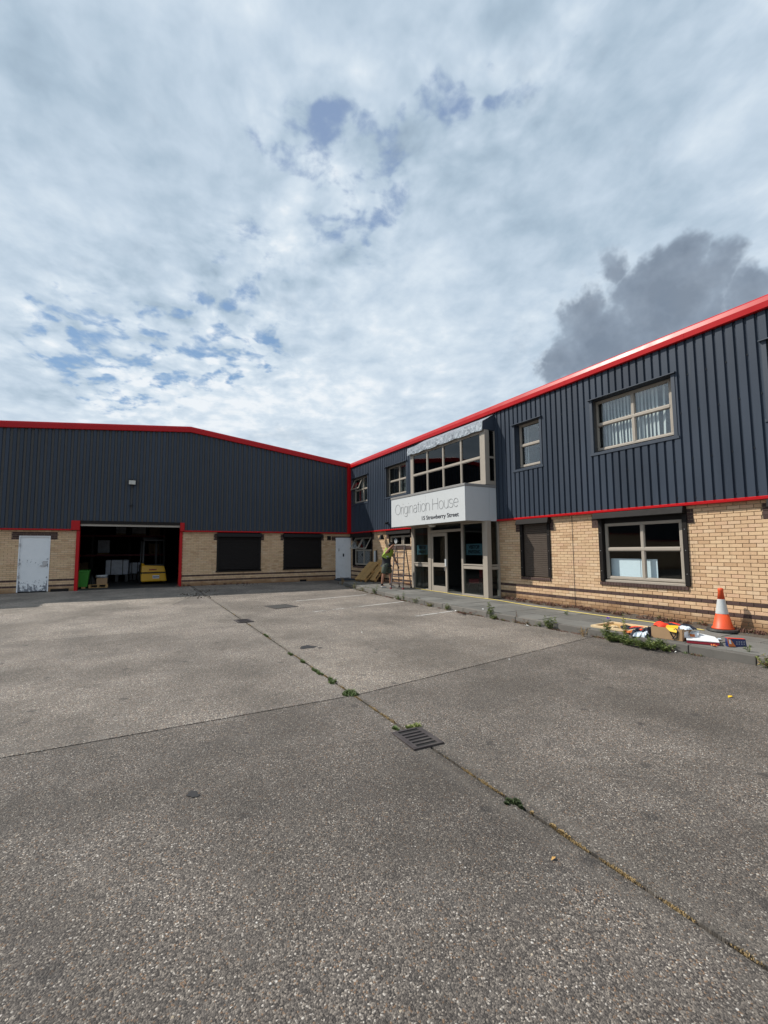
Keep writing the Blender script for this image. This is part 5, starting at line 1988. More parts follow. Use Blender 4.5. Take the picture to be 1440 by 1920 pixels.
tuft('grey green tuft growing over the far edge of the near drain grate', 2.48, 3.92, .09, 420, .05, 9, 'grass2', .4, xs=.45)
tuft('green tuft on the far left corner of the near drain grate', 2.30, 3.96, .06, 330, .04, 10, 'grass', .8)
scatter('joint_moss', [(2.372 + random.Random(k).uniform(-.006, .006), yy, zr(yy) - .004, .035) for k, yy in enumerate([4.15, 4.2, 4.3, 4.36, 4.5, 4.56, 4.62, 4.9, 5.0, 5.4, 5.45, 5.95, 6.0, 6.55, 7.0, 7.15, 7.3, 8.9, 9.0, 9.4, 10.6, 10.72, 12.4, 12.6, 13.6, 13.9, 14.2])], 'dry', 150, .022, 50, 1.8, .004)
scatter('dry_joint_grass', [(2.378 + random.Random(k).uniform(-.006, .006), yy, zr(yy) - .004, .026) for k, yy in enumerate([2.98, 2.95, 2.78, 2.74, 2.70, 2.62, 2.06, 2.01, 1.93, 1.74, 1.70, 1.66, 1.62, 1.40, 1.36, 1.1])], 'dry', 420, .013, 51, 2.6, .0022)
rq = random.Random(77)
scatter('joint_soil_weeds', [(2.372, 1.0 + .09 * k, zr(1.0 + .09 * k) - .008, .03) for k in range(150) if rq.random() < .5], 'soil', 60, .012, 52, 2.0, .003)
rq = random.Random(79)
scatter('joint_straw', [(2.385 + rq.gauss(0, .012), yy, zr(yy) - .003, .03) for yy in [.95 + .05 * k for k in range(70)] if not 3.4 < yy < 4.0 and rq.random() < .2], 'dry', 80, .008, 59, 1.6, .0022)
# dead growth on the strip of soil along the office wall
rq = random.Random(78)
pts = []
for k in range(120):
    yy = rq.choice([3.3, 3.9, 4.4, 5.4, 5.9, 6.9, 7.6, 8.1, 8.9, 9.5, 10.2, 10.6]) + rq.gauss(0, .28)
    pts.append((rq.uniform(9.98, 10.24), yy, zp(yy) + .03, rq.uniform(.04, .12)))
for k in range(60):
    yy = rq.uniform(15.8, 19.5)
    pts.append((rq.uniform(10.05, 10.24), yy, zp(yy) + .03, rq.uniform(.04, .09)))
scatter('dead_weeds', [p for p in pts if p[1] < 10.75 or p[1] > 15.7], 'dead', 60, .10, 53, 1.0, .006)
scatter('dry_weeds', [p for p in pts[::3] if p[1] < 10.75 or p[1] > 15.7], 'dry', 26, .12, 54, 1.0, .003)
scatter('green_weeds', [p for k, p in enumerate(pts) if k % 5 == 0 and p[1] < 7.5], 'grass', 30, .12, 55, 1.0, .006)
pts = []
for k in range(150):
    yy = rq.uniform(4.0, 18.5)
    pts.append((xk(yy) - rq.uniform(.0, .06), yy, zr(yy), rq.uniform(.03, .09)))
scatter('kerb_weeds', [p for p in pts if rq.random() < .6], 'dead', 46, .05, 56, 1.4, .005)
scatter('kerb_grass', pts[::3], 'grass', 34, .06, 57, 1.2, .004)
pts = [(rq.uniform(1.7, 5), 22.22, zr(22), rq.uniform(.05, .12)) for _ in range(14)]
scatter('wall_foot_weeds', pts, 'dead', 40, .16, 58, .3, .006)
# rubble and crumbs
r_ = random.Random(60)
def crumbs(name, spots, n, size, mat, seed, sx, sy):
    rr = random.Random(seed)
    x = MB()
    for (px, py) in spots:
        for k in range(n):
            a, b = px + rr.gauss(0, sx), py + rr.gauss(0, sy)
            s = size * rr.uniform(.4, 1.3)
            z = zg(a, b)
            vs = [Vector((rr.uniform(-1, 1), rr.uniform(-1, 1), 0)) * s * .3 for _ in range(4)]
            x.hexa([(a - s, b - s * .7, z - .003), (a + s * .8, b - s, z - .003), (a + s, b + s * .7, z - .003), (a - s * .6, b + s, z - .003)],
                   [(a - s * .6 + vs[0].x, b - s * .4, z + s * .8), (a + s * .4, b - s * .6 + vs[1].y, z + s), (a + s * .6 + vs[2].x, b + s * .3, z + s * .7), (a - s * .3, b + s * .6 + vs[3].y, z + s * .9)])
    return tag(x.build(name, M[mat]), kind='stuff')
crumbs('rubble', [(10.08, 8.6 - .28 * k) for k in range(20)], 7, .024, 'kerb', 61, .06, .2)
crumbs('kerb_debris', [(xk(5 + .5 * k) - .06, 5 + .5 * k) for k in range(26)], 6, .012, 'soil', 62, .04, .25)
crumbs('bay_debris', [(1.9, 18.3), (2.5, 19.6), (2.1, 17.6), (4.6, 21.7)], 26, .03, 'soil', 63, .25, .35)
for k, (a, b) in enumerate([(8.02, 7.05), (7.71, 7.43), (7.80, 10.05), (7.95, 4.40), (-2.32, 16.74), (8.2, 16.75), (7.75, 13.33), (4.17, 8.52), (5.19, 5.39), (8.0, 9.2), (1.8, 18.2)]):
    rr = random.Random(100 + k)
    x = MB()
    s = [.06, .07, .10, .03, .035, .06, .06, .02, .015, .05, .09][k]
    z = zg(a, b) + .006
    q = rr.uniform(0, 3)
    dx, dy = math.cos(q) * s, math.sin(q) * s
    x.v = [(a - dx, b - dy, z), (a + dy * .5, b - dx * .5, z + .012), (a + dx, b + dy, z + .004), (a - dy * .5, b + dx * .5, z + .02), (a, b, z + .025)]
    x.f = [(0, 1, 4), (1, 2, 4), (2, 3, 4), (3, 0, 4)]
    where = ['by the bushy weed at the kerb', 'below the kerb left of the bushy weed', 'at the kerb end of the faint parking line', 'at the kerb below the cardboard box', 'near the shadow edge at the far left', 'at the kerb below the leaning pallets', 'at the kerb below the ladder', 'alone between the parking lines and the cross joint', 'alone on the slab near the cross joint', 'at the kerb left of the tall weed', 'beside the loading bay ramp'][k]
    tag(x.build('litter', M['litter']), 'scrap of white litter ' + where, 'litter', 'white litter')
for k, (a, b) in enumerate([(6.2, 2.84), (2.14, 1.92)]):
    x = MB()
    z = zg(a, b) + .004
    s = .055 if k == 0 else .022
    x.v = [(a - s, b, z), (a, b - s * .4, z + .01), (a + s, b + s * .2, z + .004), (a, b + s * .5, z + .008), (a, b, z + s * .25)]
    x.f = [(0, 1, 4), (1, 2, 4), (2, 3, 4), (3, 0, 4)]
    tag(x.build('fallen_leaf', M['yellow_pack'] if k == 0 else M['orange_leaf']), ['yellow scrap lying out on the concrete at the right', 'orange dry leaf on the concrete near the front'][k], 'leaf')
# hose along the entrance and the wall
hp = [(9.66, 15.15), (9.60, 14.2), (9.62, 13.2), (9.58, 12.2), (9.60, 11.3), (9.66, 10.66), (9.58, 9.6), (9.52, 9.0), (9.58, 8.1), (9.63, 6.93), (9.74, 5.85), (9.72, 5.24), (9.70, 4.76)]
pts = []
for k in range(len(hp) - 1):
    for j in range(6):
        u = j / 6
        p0, p1, p2, p3 = hp[max(k - 1, 0)], hp[k], hp[k + 1], hp[min(k + 2, len(hp) - 1)]
        q = [.5 * (2 * b + (c - a) * u + (2 * a - 5 * b + 4 * c - d) * u * u + (3 * b - a - 3 * c + d) * u ** 3) for a, b, c, d in zip(p0, p1, p2, p3)]
        pts.append((q[0], q[1], zp(q[1]) + .018))
x = MB()
x.tube(pts, .009, 6)
tag(x.build('hose', M['hose'], smooth=True), 'thin yellow hose lying along the pavement beside the office wall', 'hose')


# ================================================================== THINGS ON THE PAVEMENT
def cone():
    t = thing('traffic_cone', 'orange and white traffic cone on a black base against the brick wall', 'traffic cone', (9.99, 4.62, zp(4.6) + .012), R(12))
    x = MB()
    n = 18
    lo, hi = [], []
    for k in range(n):
        a = 2 * math.pi * (k + .5) / n
        lo.append((.275 * math.cos(a), .275 * math.sin(a), 0))
        hi.append((.262 * math.cos(a), .262 * math.sin(a), .042))
    x.hexa(lo, hi)
    x.build('base', M['rubber'], t, local=True, bevel=.01)
    x = MB()
    x.lathe([(.188, .042), (.182, .06), (.160, .085), (.104, .325)], 32)
    x.build('lower_body', M['cone_orange'], t, local=True, smooth=True)
    x = MB()
    x.lathe([(.1055, .322), (.1055, .330), (.064, .595), (.064, .60)], 32)
    x.build('reflective_band', M['cone_white'], t, local=True, smooth=True)
    x = MB()
    x.lathe([(.062, .598), (.043, .745), (.046, .75), (.046, .79), (.040, .81), (.0, .812)], 32)
    x.build('upper_body', M['cone_orange'], t, local=True, smooth=True)
    return t
cone()


def heap(name, label, cat, c, rx, ry, h, mat, seed, rz=0.0, n=44, fold=1.0, base=0.0, mat2=None, thr=.3):
    r_ = random.Random(seed)
    t = thing(name, label, cat, c, rz)
    ph_ = [(r_.uniform(2, 7), r_.uniform(2, 7), r_.uniform(0, 6), r_.uniform(.5, 1)) for _ in range(7)]
    x = MB()
    dark = set()
    for j in range(n + 1):
        for i in range(n + 1):
            u, v = i / n * 2 - 1, j / n * 2 - 1
            # square to disc
            a, b = u * math.sqrt(1 - v * v / 2), v * math.sqrt(1 - u * u / 2)
            rr = math.hypot(a, b)
            w = sum(q[3] * math.sin(q[0] * a + q[1] * b + q[2]) for q in ph_) / 4
            edge = 1 + .14 * math.sin(5 * math.atan2(b, a) + ph_[0][2]) + .08 * math.sin(9 * math.atan2(b, a) + ph_[1][2])
            lowf = sum(q[3] * math.sin(q[0] * .62 * a + q[1] * .62 * b + q[2]) for q in ph_[:4]) / 3
            wx = a + .22 * math.sin(3.1 * b + ph_[0][2]) + .1 * math.sin(7 * b + ph_[1][2])
            wy = b + .22 * math.sin(2.7 * a + ph_[2][2]) + .1 * math.sin(6 * a + ph_[3][2])
            cr = sum(q[3] * (1 - abs(math.sin(q[0] * .9 * (wx * math.cos(q[2]) + wy * math.sin(q[2])) + q[1]))) ** 3 for q in ph_[2:6]) / 4
            plate = max(0, 1 - rr ** 3.2) ** .7
            z = h * plate * (.62 + .42 * lowf) + h * .55 * fold * cr * (.25 + .75 * plate) + .005
            if mat2 and lowf + .8 * cr < thr - .3:
                dark.add((i, j))
            x.v.append((rx * a * edge, ry * b * edge, base + max(.004, z)))
    for j in range(n):
        for i in range(n):
            k = j * (n + 1) + i
            x.f.append((k, k + 1, k + n + 2, k + n + 1))
    o = x.build(name + '_cloth', [M[mat], M[mat2]] if mat2 else M[mat], t, local=True, smooth=True)
    for k, p_ in enumerate(o.data.polygons):
        if (k % n, k // n) in dark:
            p_.material_index = 1
    return t


def card_box(label, loc, rz, w, d, h, flaps=True, strap=True):
    t = thing('cardboard_box', label, 'box', loc, rz)
    x = MB()
    e = .006
    x.box(-w / 2, w / 2, -d / 2, -d / 2 + e, 0, h)
    x.box(-w / 2, w / 2, d / 2 - e, d / 2, 0, h)
    x.box(-w / 2, -w / 2 + e, -d / 2 + e, d / 2 - e, 0, h)
    x.box(w / 2 - e, w / 2, -d / 2 + e, d / 2 - e, 0, h)
    x.box(-w / 2 + e, w / 2 - e, -d / 2 + e, d / 2 - e, 0, e)
    x.build('carton', M['card'], t, local=True)
    if flaps:
        x = MB()
        x.hexa([(-w / 2, d / 2, h), (w / 2, d / 2, h), (w / 2, d / 2 + .10, h - .06), (-w / 2, d / 2 + .10, h - .06)], [(-w / 2, d / 2, h + .005), (w / 2, d / 2, h + .005), (w / 2, d / 2 + .10, h - .055), (-w / 2, d / 2 + .10, h - .055)])
        x.build('flap', M['card_in'], t, local=True)
    return t


# box: long side faces the yard. local x axis runs from (8.08,4.78) to (8.28,4.46)
ang = R(-83)
ux, uy = math.cos(ang), math.sin(ang)
nx_, ny_ = -uy, ux
bx, by = 8.30 - ux * .25 + nx_ * .20, 4.47 - uy * .25 + ny_ * .20
bz = zp(4.6) + .006
box = card_box('open brown cardboard box heaped with clothes at the kerb', (bx, by, bz), ang, .50, .40, .20)
x = MB()
x.box(.2505, .2535, -.12, .05, .05, .15)
x.build('label', M['paper'], box, local=True)
x = MB()
x.tube([(.05, -.203, .17), (.08, -.215, .10), (.12, -.21, .03), (.17, -.215, .05), (.19, -.21, .16), (.15, -.19, .205)], .009, 6)
x.tube([(.13, -.205, .19), (.15, -.218, .09), (.10, -.215, .02)], .008, 6)
x.build('strap', M['black'], box, local=True)
heap('work_jacket', 'bright red orange work jacket heaped on the open cardboard box', 'jacket', (bx + .06, by + .06, bz + .175), .24, .17, .10, 'hivis_red', 5, ang, fold=1.0, mat2='navy', thr=.28)
heap('navy_garment', 'dark navy garment bundled behind the cardboard box', 'garment', (bx - .02, by + .42, zp(4.9)), .22, .15, .13, 'navy', 6, .4)
heap('navy_sleeve', 'dark navy sleeve lying over the right end of the cardboard box', 'garment', (bx + .16, by - .18, bz + .17), .11, .14, .09, 'navy', 7, .4)
heap('dark_bag', 'dark rucksack slumped at the left of the cardboard box', 'bag', (8.14, 5.16, zp(5.0)), .13, .11, .135, 'navy', 8, .2, mat2='bag', thr=.12)
heap('clear_bag', 'crumpled pale plastic bag on the right end of the cardboard box', 'plastic bag', (bx + .0, by - .20, bz + .18), .12, .09, .055, 'bag', 9, ang + .2, fold=1.6)
heap('grey_cloth', 'crumpled grey blue cloth between the rucksack and the cardboard box', 'cloth', (8.16, 5.03, zp(4.9)), .10, .07, .09, 'bag', 19, .5, fold=1.3, mat2='navy', thr=.4)
t = thing('yellow_packet', 'yellow packet draped over the front edge of the cardboard box', 'packet', (bx + ux * .07 - nx_ * .15, by + uy * .07 - ny_ * .15, bz + .205), ang)
x = MB()
x.hexa([(-.10, .06, 0.01), (.08, .09, .02), (.11, -.03, .0), (-.07, -.06, 0.0)], [(-.10, .06, .025), (.08, .09, .034), (.11, -.03, .012), (-.07, -.06, .012)])
x.hexa([(-.07, -.06, 0.0), (.11, -.03, .0), (.10, -.075, -.07), (-.0, -.075, -.06)], [(-.07, -.055, .012), (.11, -.025, .012), (.105, -.082, -.065), (-.0, -.082, -.055)])
x.build('packet', M['yellow_pack'], t, local=True)
# pale wooden frame lying flat, with folded red clothes on it
t = thing('wooden_tray', 'pale wooden tray with a low rim and plywood back lying flat on the pavement', 'frame', (8.60, 5.80, zp(5.8) + .004), R(4))
x = MB()
W, D = .78, .80
for a, b, c, d in ((-W / 2, W / 2, -D / 2, -D / 2 + .05), (-W / 2, W / 2, D / 2 - .05, D / 2), (-W / 2, -W / 2 + .05, -D / 2 + .05, D / 2 - .05), (W / 2 - .05, W / 2, -D / 2 + .05, D / 2 - .05)):
    x = MB()
    x.box(a, b, c, d, 0, .045)
    x.build('rail', M['pale_wood'], t, local=True, bevel=.004)
x = MB()
x.box(-W / 2 + .05, W / 2 - .05, -D / 2 + .05, D / 2 - .05, 0, .01)
x.build('backing', M['wood'], t, local=True)
heap('red_garment', 'red garment spread over the pale wooden tray', 'garment', (8.62, 5.50, zp(5.5) + .03), .24, .15, .04, 'hivis_red', 11, .3, fold=1.2, mat2='navy', thr=.34)
heap('striped_garment', 'navy and white cloth crumpled across the pale wooden tray', 'garment', (8.50, 5.62, zp(5.6) + .035), .13, .10, .05, 'navy', 12, .8, fold=1.5)
heap('pink_cloth', 'faded orange cloth hanging over the frame towards the kerb', 'cloth', (8.24, 5.34, zp(5.3) + .02), .15, .08, .04, 'orange_card', 13, -.9, fold=1.2)
heap('cream_cloth', 'crumpled cream paper on the middle of the pale wooden tray', 'paper', (8.44, 5.83, zp(5.8) + .03), .10, .07, .035, 'pale_wood', 14, .3, fold=1.7)
# flat scraps strewn round the box
rz_ = random.Random(71)
for k, (a, b, w_, l_, mt_, lab) in enumerate([(8.28, 5.22, .16, .11, 'paper', 'white sheet of card lying between the wooden tray and the rucksack'), (8.75, 4.52, .13, .09, 'bag', 'pale crumpled wrapper behind the right end of the cardboard box'),
                                             (8.42, 5.30, .20, .07, 'hivis_red', 'red strip of cloth trailing off the wooden tray'), (8.62, 5.02, .17, .12, 'navy_card', 'navy carton lying flat behind the rucksack'),
                                             (8.80, 4.90, .13, .10, 'paper', 'white box lid lying behind the cardboard box'), (8.36, 4.02, .06, .04, 'orange_card', 'small orange wrapper on the kerb in front of the flat carton'),
                                             (8.95, 4.25, .09, .06, 'bag', 'pale scrap of plastic beyond the flat carton')]):
    t = thing('scrap', lab, 'scrap', (a, b, zp(b) + .006), rz_.uniform(0, 3))
    x = MB()
    n_ = 5
    hh = [[rz_.uniform(0, .035) for _ in range(n_ + 1)] for _ in range(n_ + 1)]
    for j in range(n_ + 1):
        for i in range(n_ + 1):
            x.v.append(((i / n_ - .5) * w_ * 1.3 + rz_.uniform(-.008, .008), (j / n_ - .5) * l_ * 1.3 + rz_.uniform(-.008, .008), hh[j][i]))
    for j in range(n_):
        for i in range(n_):
            q = j * (n_ + 1) + i
            x.f.append((q, q + 1, q + n_ + 2, q + n_ + 1))
    x.build('sheet', M[mt_], t, local=True)
# flat white and red carton with its lid up
a2 = math.atan2(4.041 - 4.437, 8.35 - 8.42)
t = thing('flat_carton', 'flat white carton with dark red sides lying open on the kerb', 'carton', (8.50, 4.26, zp(4.2) + .006), R(-60))
x = MB()
x.box(-.22, .22, -.15, .15, 0, .045)
x.build('tray', M['dark_red'], t, local=True)
x = MB()
x.hexa([(-.225, -.155, .045), (.225, -.155, .045), (.225, .155, .05), (-.225, .155, .05)], [(-.225, -.155, .056), (.225, -.155, .056), (.225, .155, .06), (-.225, .155, .06)])
x.build('lid', M['paper'], t, local=True)
x = MB()
x.hexa([(-.12, .155, .05), (.22, .155, .05), (.20, .30, .06), (-.10, .33, .11)], [(-.12, .16, .056), (.22, .16, .056), (.20, .305, .066), (-.10, .335, .116)])
x.hexa([(-.225, .155, .05), (-.05, .155, .05), (-.02, .24, .15), (-.2, .25, .13)], [(-.225, .16, .054), (-.05, .16, .054), (-.02, .245, .154), (-.2, .255, .134)])
x.build('flap', M['paper'], t, local=True)
x = MB()
x.box(-.16, -.09, .16, .22, .06, .10)
x.build('orange_wrapper', M['orange_card'], t, local=True)
# navy and orange box standing on edge
t = thing('printed_box', 'navy and orange printed box standing on edge on the slabs', 'box', (8.66, 3.83, zp(3.83) + .004), R(-33))
x = MB()
x.hexa([(-.15, -.03, 0), (.16, -.03, 0), (.16, .06, 0), (-.15, .06, 0)], [(-.155, -.02, .14), (.15, -.02, .125), (.15, .05, .125), (-.155, .05, .14)])
x.build('carton', M['navy_card'], t, local=True)
x = MB()
x.hexa([(-.148, -.034, .004), (-.03, -.034, .004), (-.03, -.030, .004), (-.148, -.030, .004)], [(-.165, -.0245, .135), (-.11, -.0235, .13), (-.11, -.019, .13), (-.165, -.019, .135)])
x.build('orange_print', M['orange_card'], t, local=True)
x = MB()
x.hexa([(-.135, -.0385, .05), (-.105, -.0385, .05), (-.105, -.034, .05), (-.135, -.034, .05)], [(-.145, -.029, .12), (-.115, -.029, .118), (-.115, -.022, .118), (-.145, -.022, .12)])
for k in range(4):
    for j in range(2):
        a = -.02 + .042 * k
        x.hexa([(a, -.0335, .045 + .035 * j), (a + .02, -.0335, .045 + .035 * j), (a + .02, -.028, .045 + .035 * j), (a, -.028, .045 + .035 * j)], [(a, -.032, .05 + .035 * j), (a + .02, -.032, .05 + .035 * j), (a + .02, -.026, .05 + .035 * j), (a, -.026, .05 + .035 * j)])
x.build('white_print', M['paper'], t, local=True)
x = MB()
x.hexa([(-.157, -.022, .1405), (.15, -.022, .1255), (.15, .052, .1255), (-.157, .052, .1405)], [(-.157, -.022, .144), (.15, -.022, .129), (.15, .052, .129), (-.157, .052, .144)])
x.build('red_edge', M['hivis_red'], t, local=True)


t.scale = (.9, .9, .95)


# ================================================================== PALLETS, LADDER, MAN
def make_pallet(label, mtx=None, loc=(0, 0, 0), group=None, dark=False):
    t = thing('wooden_pallet', label, 'pallet', loc, group=group)
    if mtx is not None:
        t.location = mtx.to_translation()
        t.rotation_euler = mtx.to_euler()
    L, W = 1.15, .80
    for k in range(7):
        y = -W / 2 + .055 + (W - .11) * k / 6
        x = MB()
        x.box(-L / 2, L / 2, y - .034, y + .034, .122, .144)
        x.build('top_board', M['wood'], t, local=True)
    for y in (-W / 2 + .05, 0, W / 2 - .05):
        x = MB()
        x.box(-L / 2, L / 2, y - .05, y + .05, 0, .022)
        x.build('bottom_board', M['wood'], t, local=True)
    for xx in (-L / 2 + .07, 0, L / 2 - .07):
        for y in (-W / 2 + .05, 0, W / 2 - .05):
            x = MB()
            x.box(xx - .065, xx + .065, y - .047, y + .047, .022, .1)
            x.build('block', M['wood'], t, local=True)
        x = MB()
        x.box(xx - .06, xx + .06, -W / 2, W / 2, .1, .122)
        x.build('cross_board', M['wood'], t, local=True)
    return t


def lean(bx_, by_, bz_, ang_up, yaw):
    # pallet length climbs the wall. local x up the slope, local z away from the wall
    ca, sa = math.cos(ang_up), math.sin(ang_up)
    up = Vector((ca * math.cos(yaw), ca * math.sin(yaw), sa))
    side = Vector((-math.sin(yaw), math.cos(yaw), 0))
    nrm = up.cross(side)
    m_ = Matrix(((up.x, side.x, nrm.x, 0), (up.y, side.y, nrm.y, 0), (up.z, side.z, nrm.z, 0), (0, 0, 0, 1)))
    c = Vector((bx_, by_, bz_)) + up * .6
    m_.translation = c
    return m_


make_pallet('wooden pallet leaning at a slant below the far ground floor window, front of the two', lean(9.22, 18.95, zp(18.9) + .005, R(43), R(8)), group='pallets leaning on the office wall')
make_pallet('wooden pallet leaning almost upright on the wall behind the slanting pallet', lean(9.60, 18.62, zp(18.6) + .005, R(52), R(2)), group='pallets leaning on the office wall')

RT = Vector((.873, -.488, 0))
TC = Vector((-.488, -.873, 0))
# step ladder
LB = Vector((9.20, 15.33, zp(15.4) + .004))
nf = (-RT * .45 + TC * .89).normalized()
wd = Vector((-nf.y, nf.x, 0))
if wd.dot(RT) < 0:
    wd = -wd
lad = thing('stepladder', 'open grey aluminium stepladder standing beside the man at the brick wall', 'ladder', tuple(LB))
H = 1.66
fb, rbk = nf * .36, -nf * .42
def lp(side, u, rear=False):
    w = lerp(.26, .19, u) * side
    base = rbk if rear else fb
    return LB + wd * w + base * (1 - u) + Vector((0, 0, H * u)) + (-nf * .05 * u if rear else nf * .03 * u)
for s in (-1, 1):
    x = MB()
    x.bar(lp(s, 0), lp(s, 1.0), .062, .03, up=wd)
    x.build('front_rail', M['ladder'], lad)
    x = MB()
    x.bar(lp(s, 0, True), lp(s, .97, True), .045, .028, up=wd)
    x.build('rear_rail', M['ladder'], lad)
    for q in (False, True):
        x = MB()
        p = lp(s, .012, q)
        x.obox(p, (.06, .06, .045))
        x.build('foot', M['dark_red'] if not q else M['black'], lad)
for k in range(1, 7):
    u = k / 7
    x = MB()
    x.bar(lp(-1, u), lp(1, u), .10, .035)
    x.build('tread', M['ladder'], lad)
for k in (1, 2, 3, 5):
    u = k / 6
    x = MB()
    x.bar(lp(-1, u, True), lp(1, u, True), .02, .02)
    x.build('brace', M['ladder'], lad)
x = MB()
x.bar(lp(-1, 1.0) - nf * .04, lp(1, 1.0) - nf * .04, .16, .03)
x.build('platform', M['ladder'], lad)


def skin(name, verts, edges, radii, mat, parent, root=0, sub=2):
    me = bpy.data.meshes.new(name)
    me.from_pydata([tuple(v) for v in verts], edges, [])
    o = bpy.data.objects.new(name, me)
    COL.objects.link(o)
    o.parent = parent
    md = o.modifiers.new('skin', 'SKIN')
    md.use_smooth_shade = True
    sv = me.skin_vertices[0].data
    for k, r in enumerate(radii):
        sv[k].radius = (r, r) if not hasattr(r, '__len__') else r
        sv[k].use_root = (k == root)
    sd = o.modifiers.new('sub', 'SUBSURF')
    sd.levels = sub
    sd.render_levels = sub
    me.materials.append(mat)
    return o


PB = Vector((8.87, 15.85, zp(15.85)))
man = thing('person', 'person in a yellow hi-vis vest and olive shorts shading their eyes beside the stepladder', 'person', tuple(PB))
def pp(r, t, z):
    return RT * r + TC * t + Vector((0, 0, z - .265))
J = dict(pel=pp(-.02, 0, 1.22), waist=pp(-.01, 0, 1.36), chest=pp(.05, 0, 1.60), neck0=pp(.11, 0, 1.76), neck=pp(.15, 0, 1.82), head=pp(.20, 0, 1.92), crown=pp(.215, 0, 2.01),
         shN=pp(.05, .17, 1.72), elN=pp(-.04, .40, 1.64), wrN=pp(.20, .20, 1.90), haN=pp(.27, .13, 1.95),
         shF=pp(.17, -.15, 1.71), elF=pp(.31, -.14, 1.44), wrF=pp(.41, -.08, 1.20), haF=pp(.45, -.06, 1.12),
         hipL=pp(-.06, .10, 1.14), knL=pp(-.15, .11, .73), anL=pp(-.20, .10, .36), toL=pp(-.06, .14, .30), heL=pp(-.24, .09, .30),
         hipR=pp(.04, -.10, 1.14), knR=pp(.15, -.10, .74), anR=pp(.15, -.10, .36), toR=pp(.30, -.08, .30), heR=pp(.11, -.1, .30))
names = list(J)
ed = [('pel', 'waist'), ('waist', 'chest'), ('chest', 'neck0'), ('neck0', 'neck'), ('neck', 'head'), ('head', 'crown'), ('neck0', 'shN'), ('shN', 'elN'), ('elN', 'wrN'), ('wrN', 'haN'),
      ('neck0', 'shF'), ('shF', 'elF'), ('elF', 'wrF'), ('wrF', 'haF'), ('pel', 'hipL'), ('hipL', 'knL'), ('knL', 'anL'), ('anL', 'toL'), ('pel', 'hipR'), ('hipR', 'knR'), ('knR', 'anR'), ('anR', 'toR')]
rad = dict(pel=.125, waist=.115, chest=.15, neck0=.09, neck=.058, head=.098, crown=.07, shN=.07, elN=.048, wrN=.033, haN=.036, shF=.07, elF=.046, wrF=.033, haF=.036,
           hipL=.10, knL=.062, anL=.042, toL=.035, heL=.035, hipR=.10, knR=.062, anR=.042, toR=.035, heR=.035)
use = [n for n in names if n not in ('heL', 'heR')]
skin('body', [J[n] for n in use], [(use.index(a), use.index(b)) for a, b in ed], [rad[n] for n in use], M['skin'], man)
# fingers of both hands
for hand, wr, mat_ in (('haN', 'wrN', 'skin'), ('haF', 'wrF', 'black')):
    d = (J[hand] - J[wr]).normalized()
    s = d.cross(Vector((0, 0, 1))).normalized()
    vv, ee, rr = [J[wr] + d * .03, J[hand] + d * .01], [(0, 1)], [.030, .034]
    for k in range(4):
        o_ = s * (.024 - .016 * k)
        l = [.062, .072, .07, .055][k]
        b0 = len(vv)
        cur_ = Vector((0, 0, -.012))
        vv += [J[hand] + d * .03 + o_, J[hand] + d * (.03 + l * .55) + o_ + cur_ * .5, J[hand] + d * (.03 + l) + o_ + cur_ * 1.6]
        rr += [.0095, .009, .0075]
        ee += [(1, b0), (b0, b0 + 1), (b0 + 1, b0 + 2)]
    b0 = len(vv)
    vv += [J[hand] + s * .045 - d * .005, J[hand] + s * .06 + d * .035]
    rr += [.011, .009]
    ee += [(1, b0), (b0, b0 + 1)]
    skin('hand' if mat_ == 'skin' else 'glove', vv, ee, rr, M[mat_], man)
# clothes
skin('shirt', [J['pel'] - Vector((0, 0, .05)), J['pel'] + Vector((0, 0, .06)), J['waist'] + Vector((0, 0, .04)), J['chest'], J['neck0'] - Vector((0, 0, .03)), J['shN'].lerp(J['neck0'], .25), J['shN'].lerp(J['elN'], .40), J['shF'].lerp(J['neck0'], .25), J['shF'].lerp(J['elF'], .5)],
     [(0, 1), (1, 2), (2, 3), (3, 4), (4, 5), (5, 6), (4, 7), (7, 8)], [.165, .185, .180, .180, .105, .09, .074, .09, .070], M['shirt'], man, root=1)
skin('vest', [J['waist'] + Vector((0, 0, .10)), J['chest'], J['neck0'] - Vector((0, 0, .02)), J['shN'].lerp(J['neck0'], .2), J['shF'].lerp(J['neck0'], .2)],
     [(0, 1), (1, 2), (2, 3), (2, 4)], [.175, .197, .122, .102, .102], M['vest'], man, root=1)
for z_, r_ in ((1.50, .183),):
    x = MB()
    c = pp(.0, 0, z_)
    x.lathe([(r_ - .002, -.025), (r_ + .004, -.022), (r_ + .004, .022), (r_ - .002, .025)], 24, tuple(c))
    x.build('reflective_band', M['vest_band'], man, local=True, smooth=True)
skin('shorts', [J['pel'], J['waist'] - Vector((0, 0, .06)), J['hipL'], J['hipL'].lerp(J['knL'], .85), J['hipR'], J['hipR'].lerp(J['knR'], .85)],
     [(0, 1), (0, 2), (2, 3), (0, 4), (4, 5)], [.185, .15, .14, .112, .14, .112], M['shorts'], man)
for a in ('L', 'R'):
    k, an, to, he = J['kn' + a], J['an' + a], J['to' + a], J['he' + a]
    skin('sock', [k.lerp(an, .72), an + Vector((0, 0, -.02))], [(0, 1)], [.053, .050], M['sock'], man)
    skin('shoe', [he, he.lerp(to, .35) + Vector((0, 0, .02)), he.lerp(to, .75), to + (to - he).normalized() * .04], [(0, 1), (1, 2), (2, 3)], [.043, .052, .048, .036], M['shoe'], man)
hd = J['head']
skin('hair', [hd + Vector((0, 0, .055)) - RT * .015, J['crown'] + Vector((0, 0, .012)) - RT * .01, hd - RT * .055 + Vector((0, 0, .0)), hd - RT * .05 + Vector((0, 0, -.06))], [(0, 1), (0, 2), (2, 3)], [.098, .078, .075, .05], M['hair'], man)
fx = hd + RT * .085
x = MB()
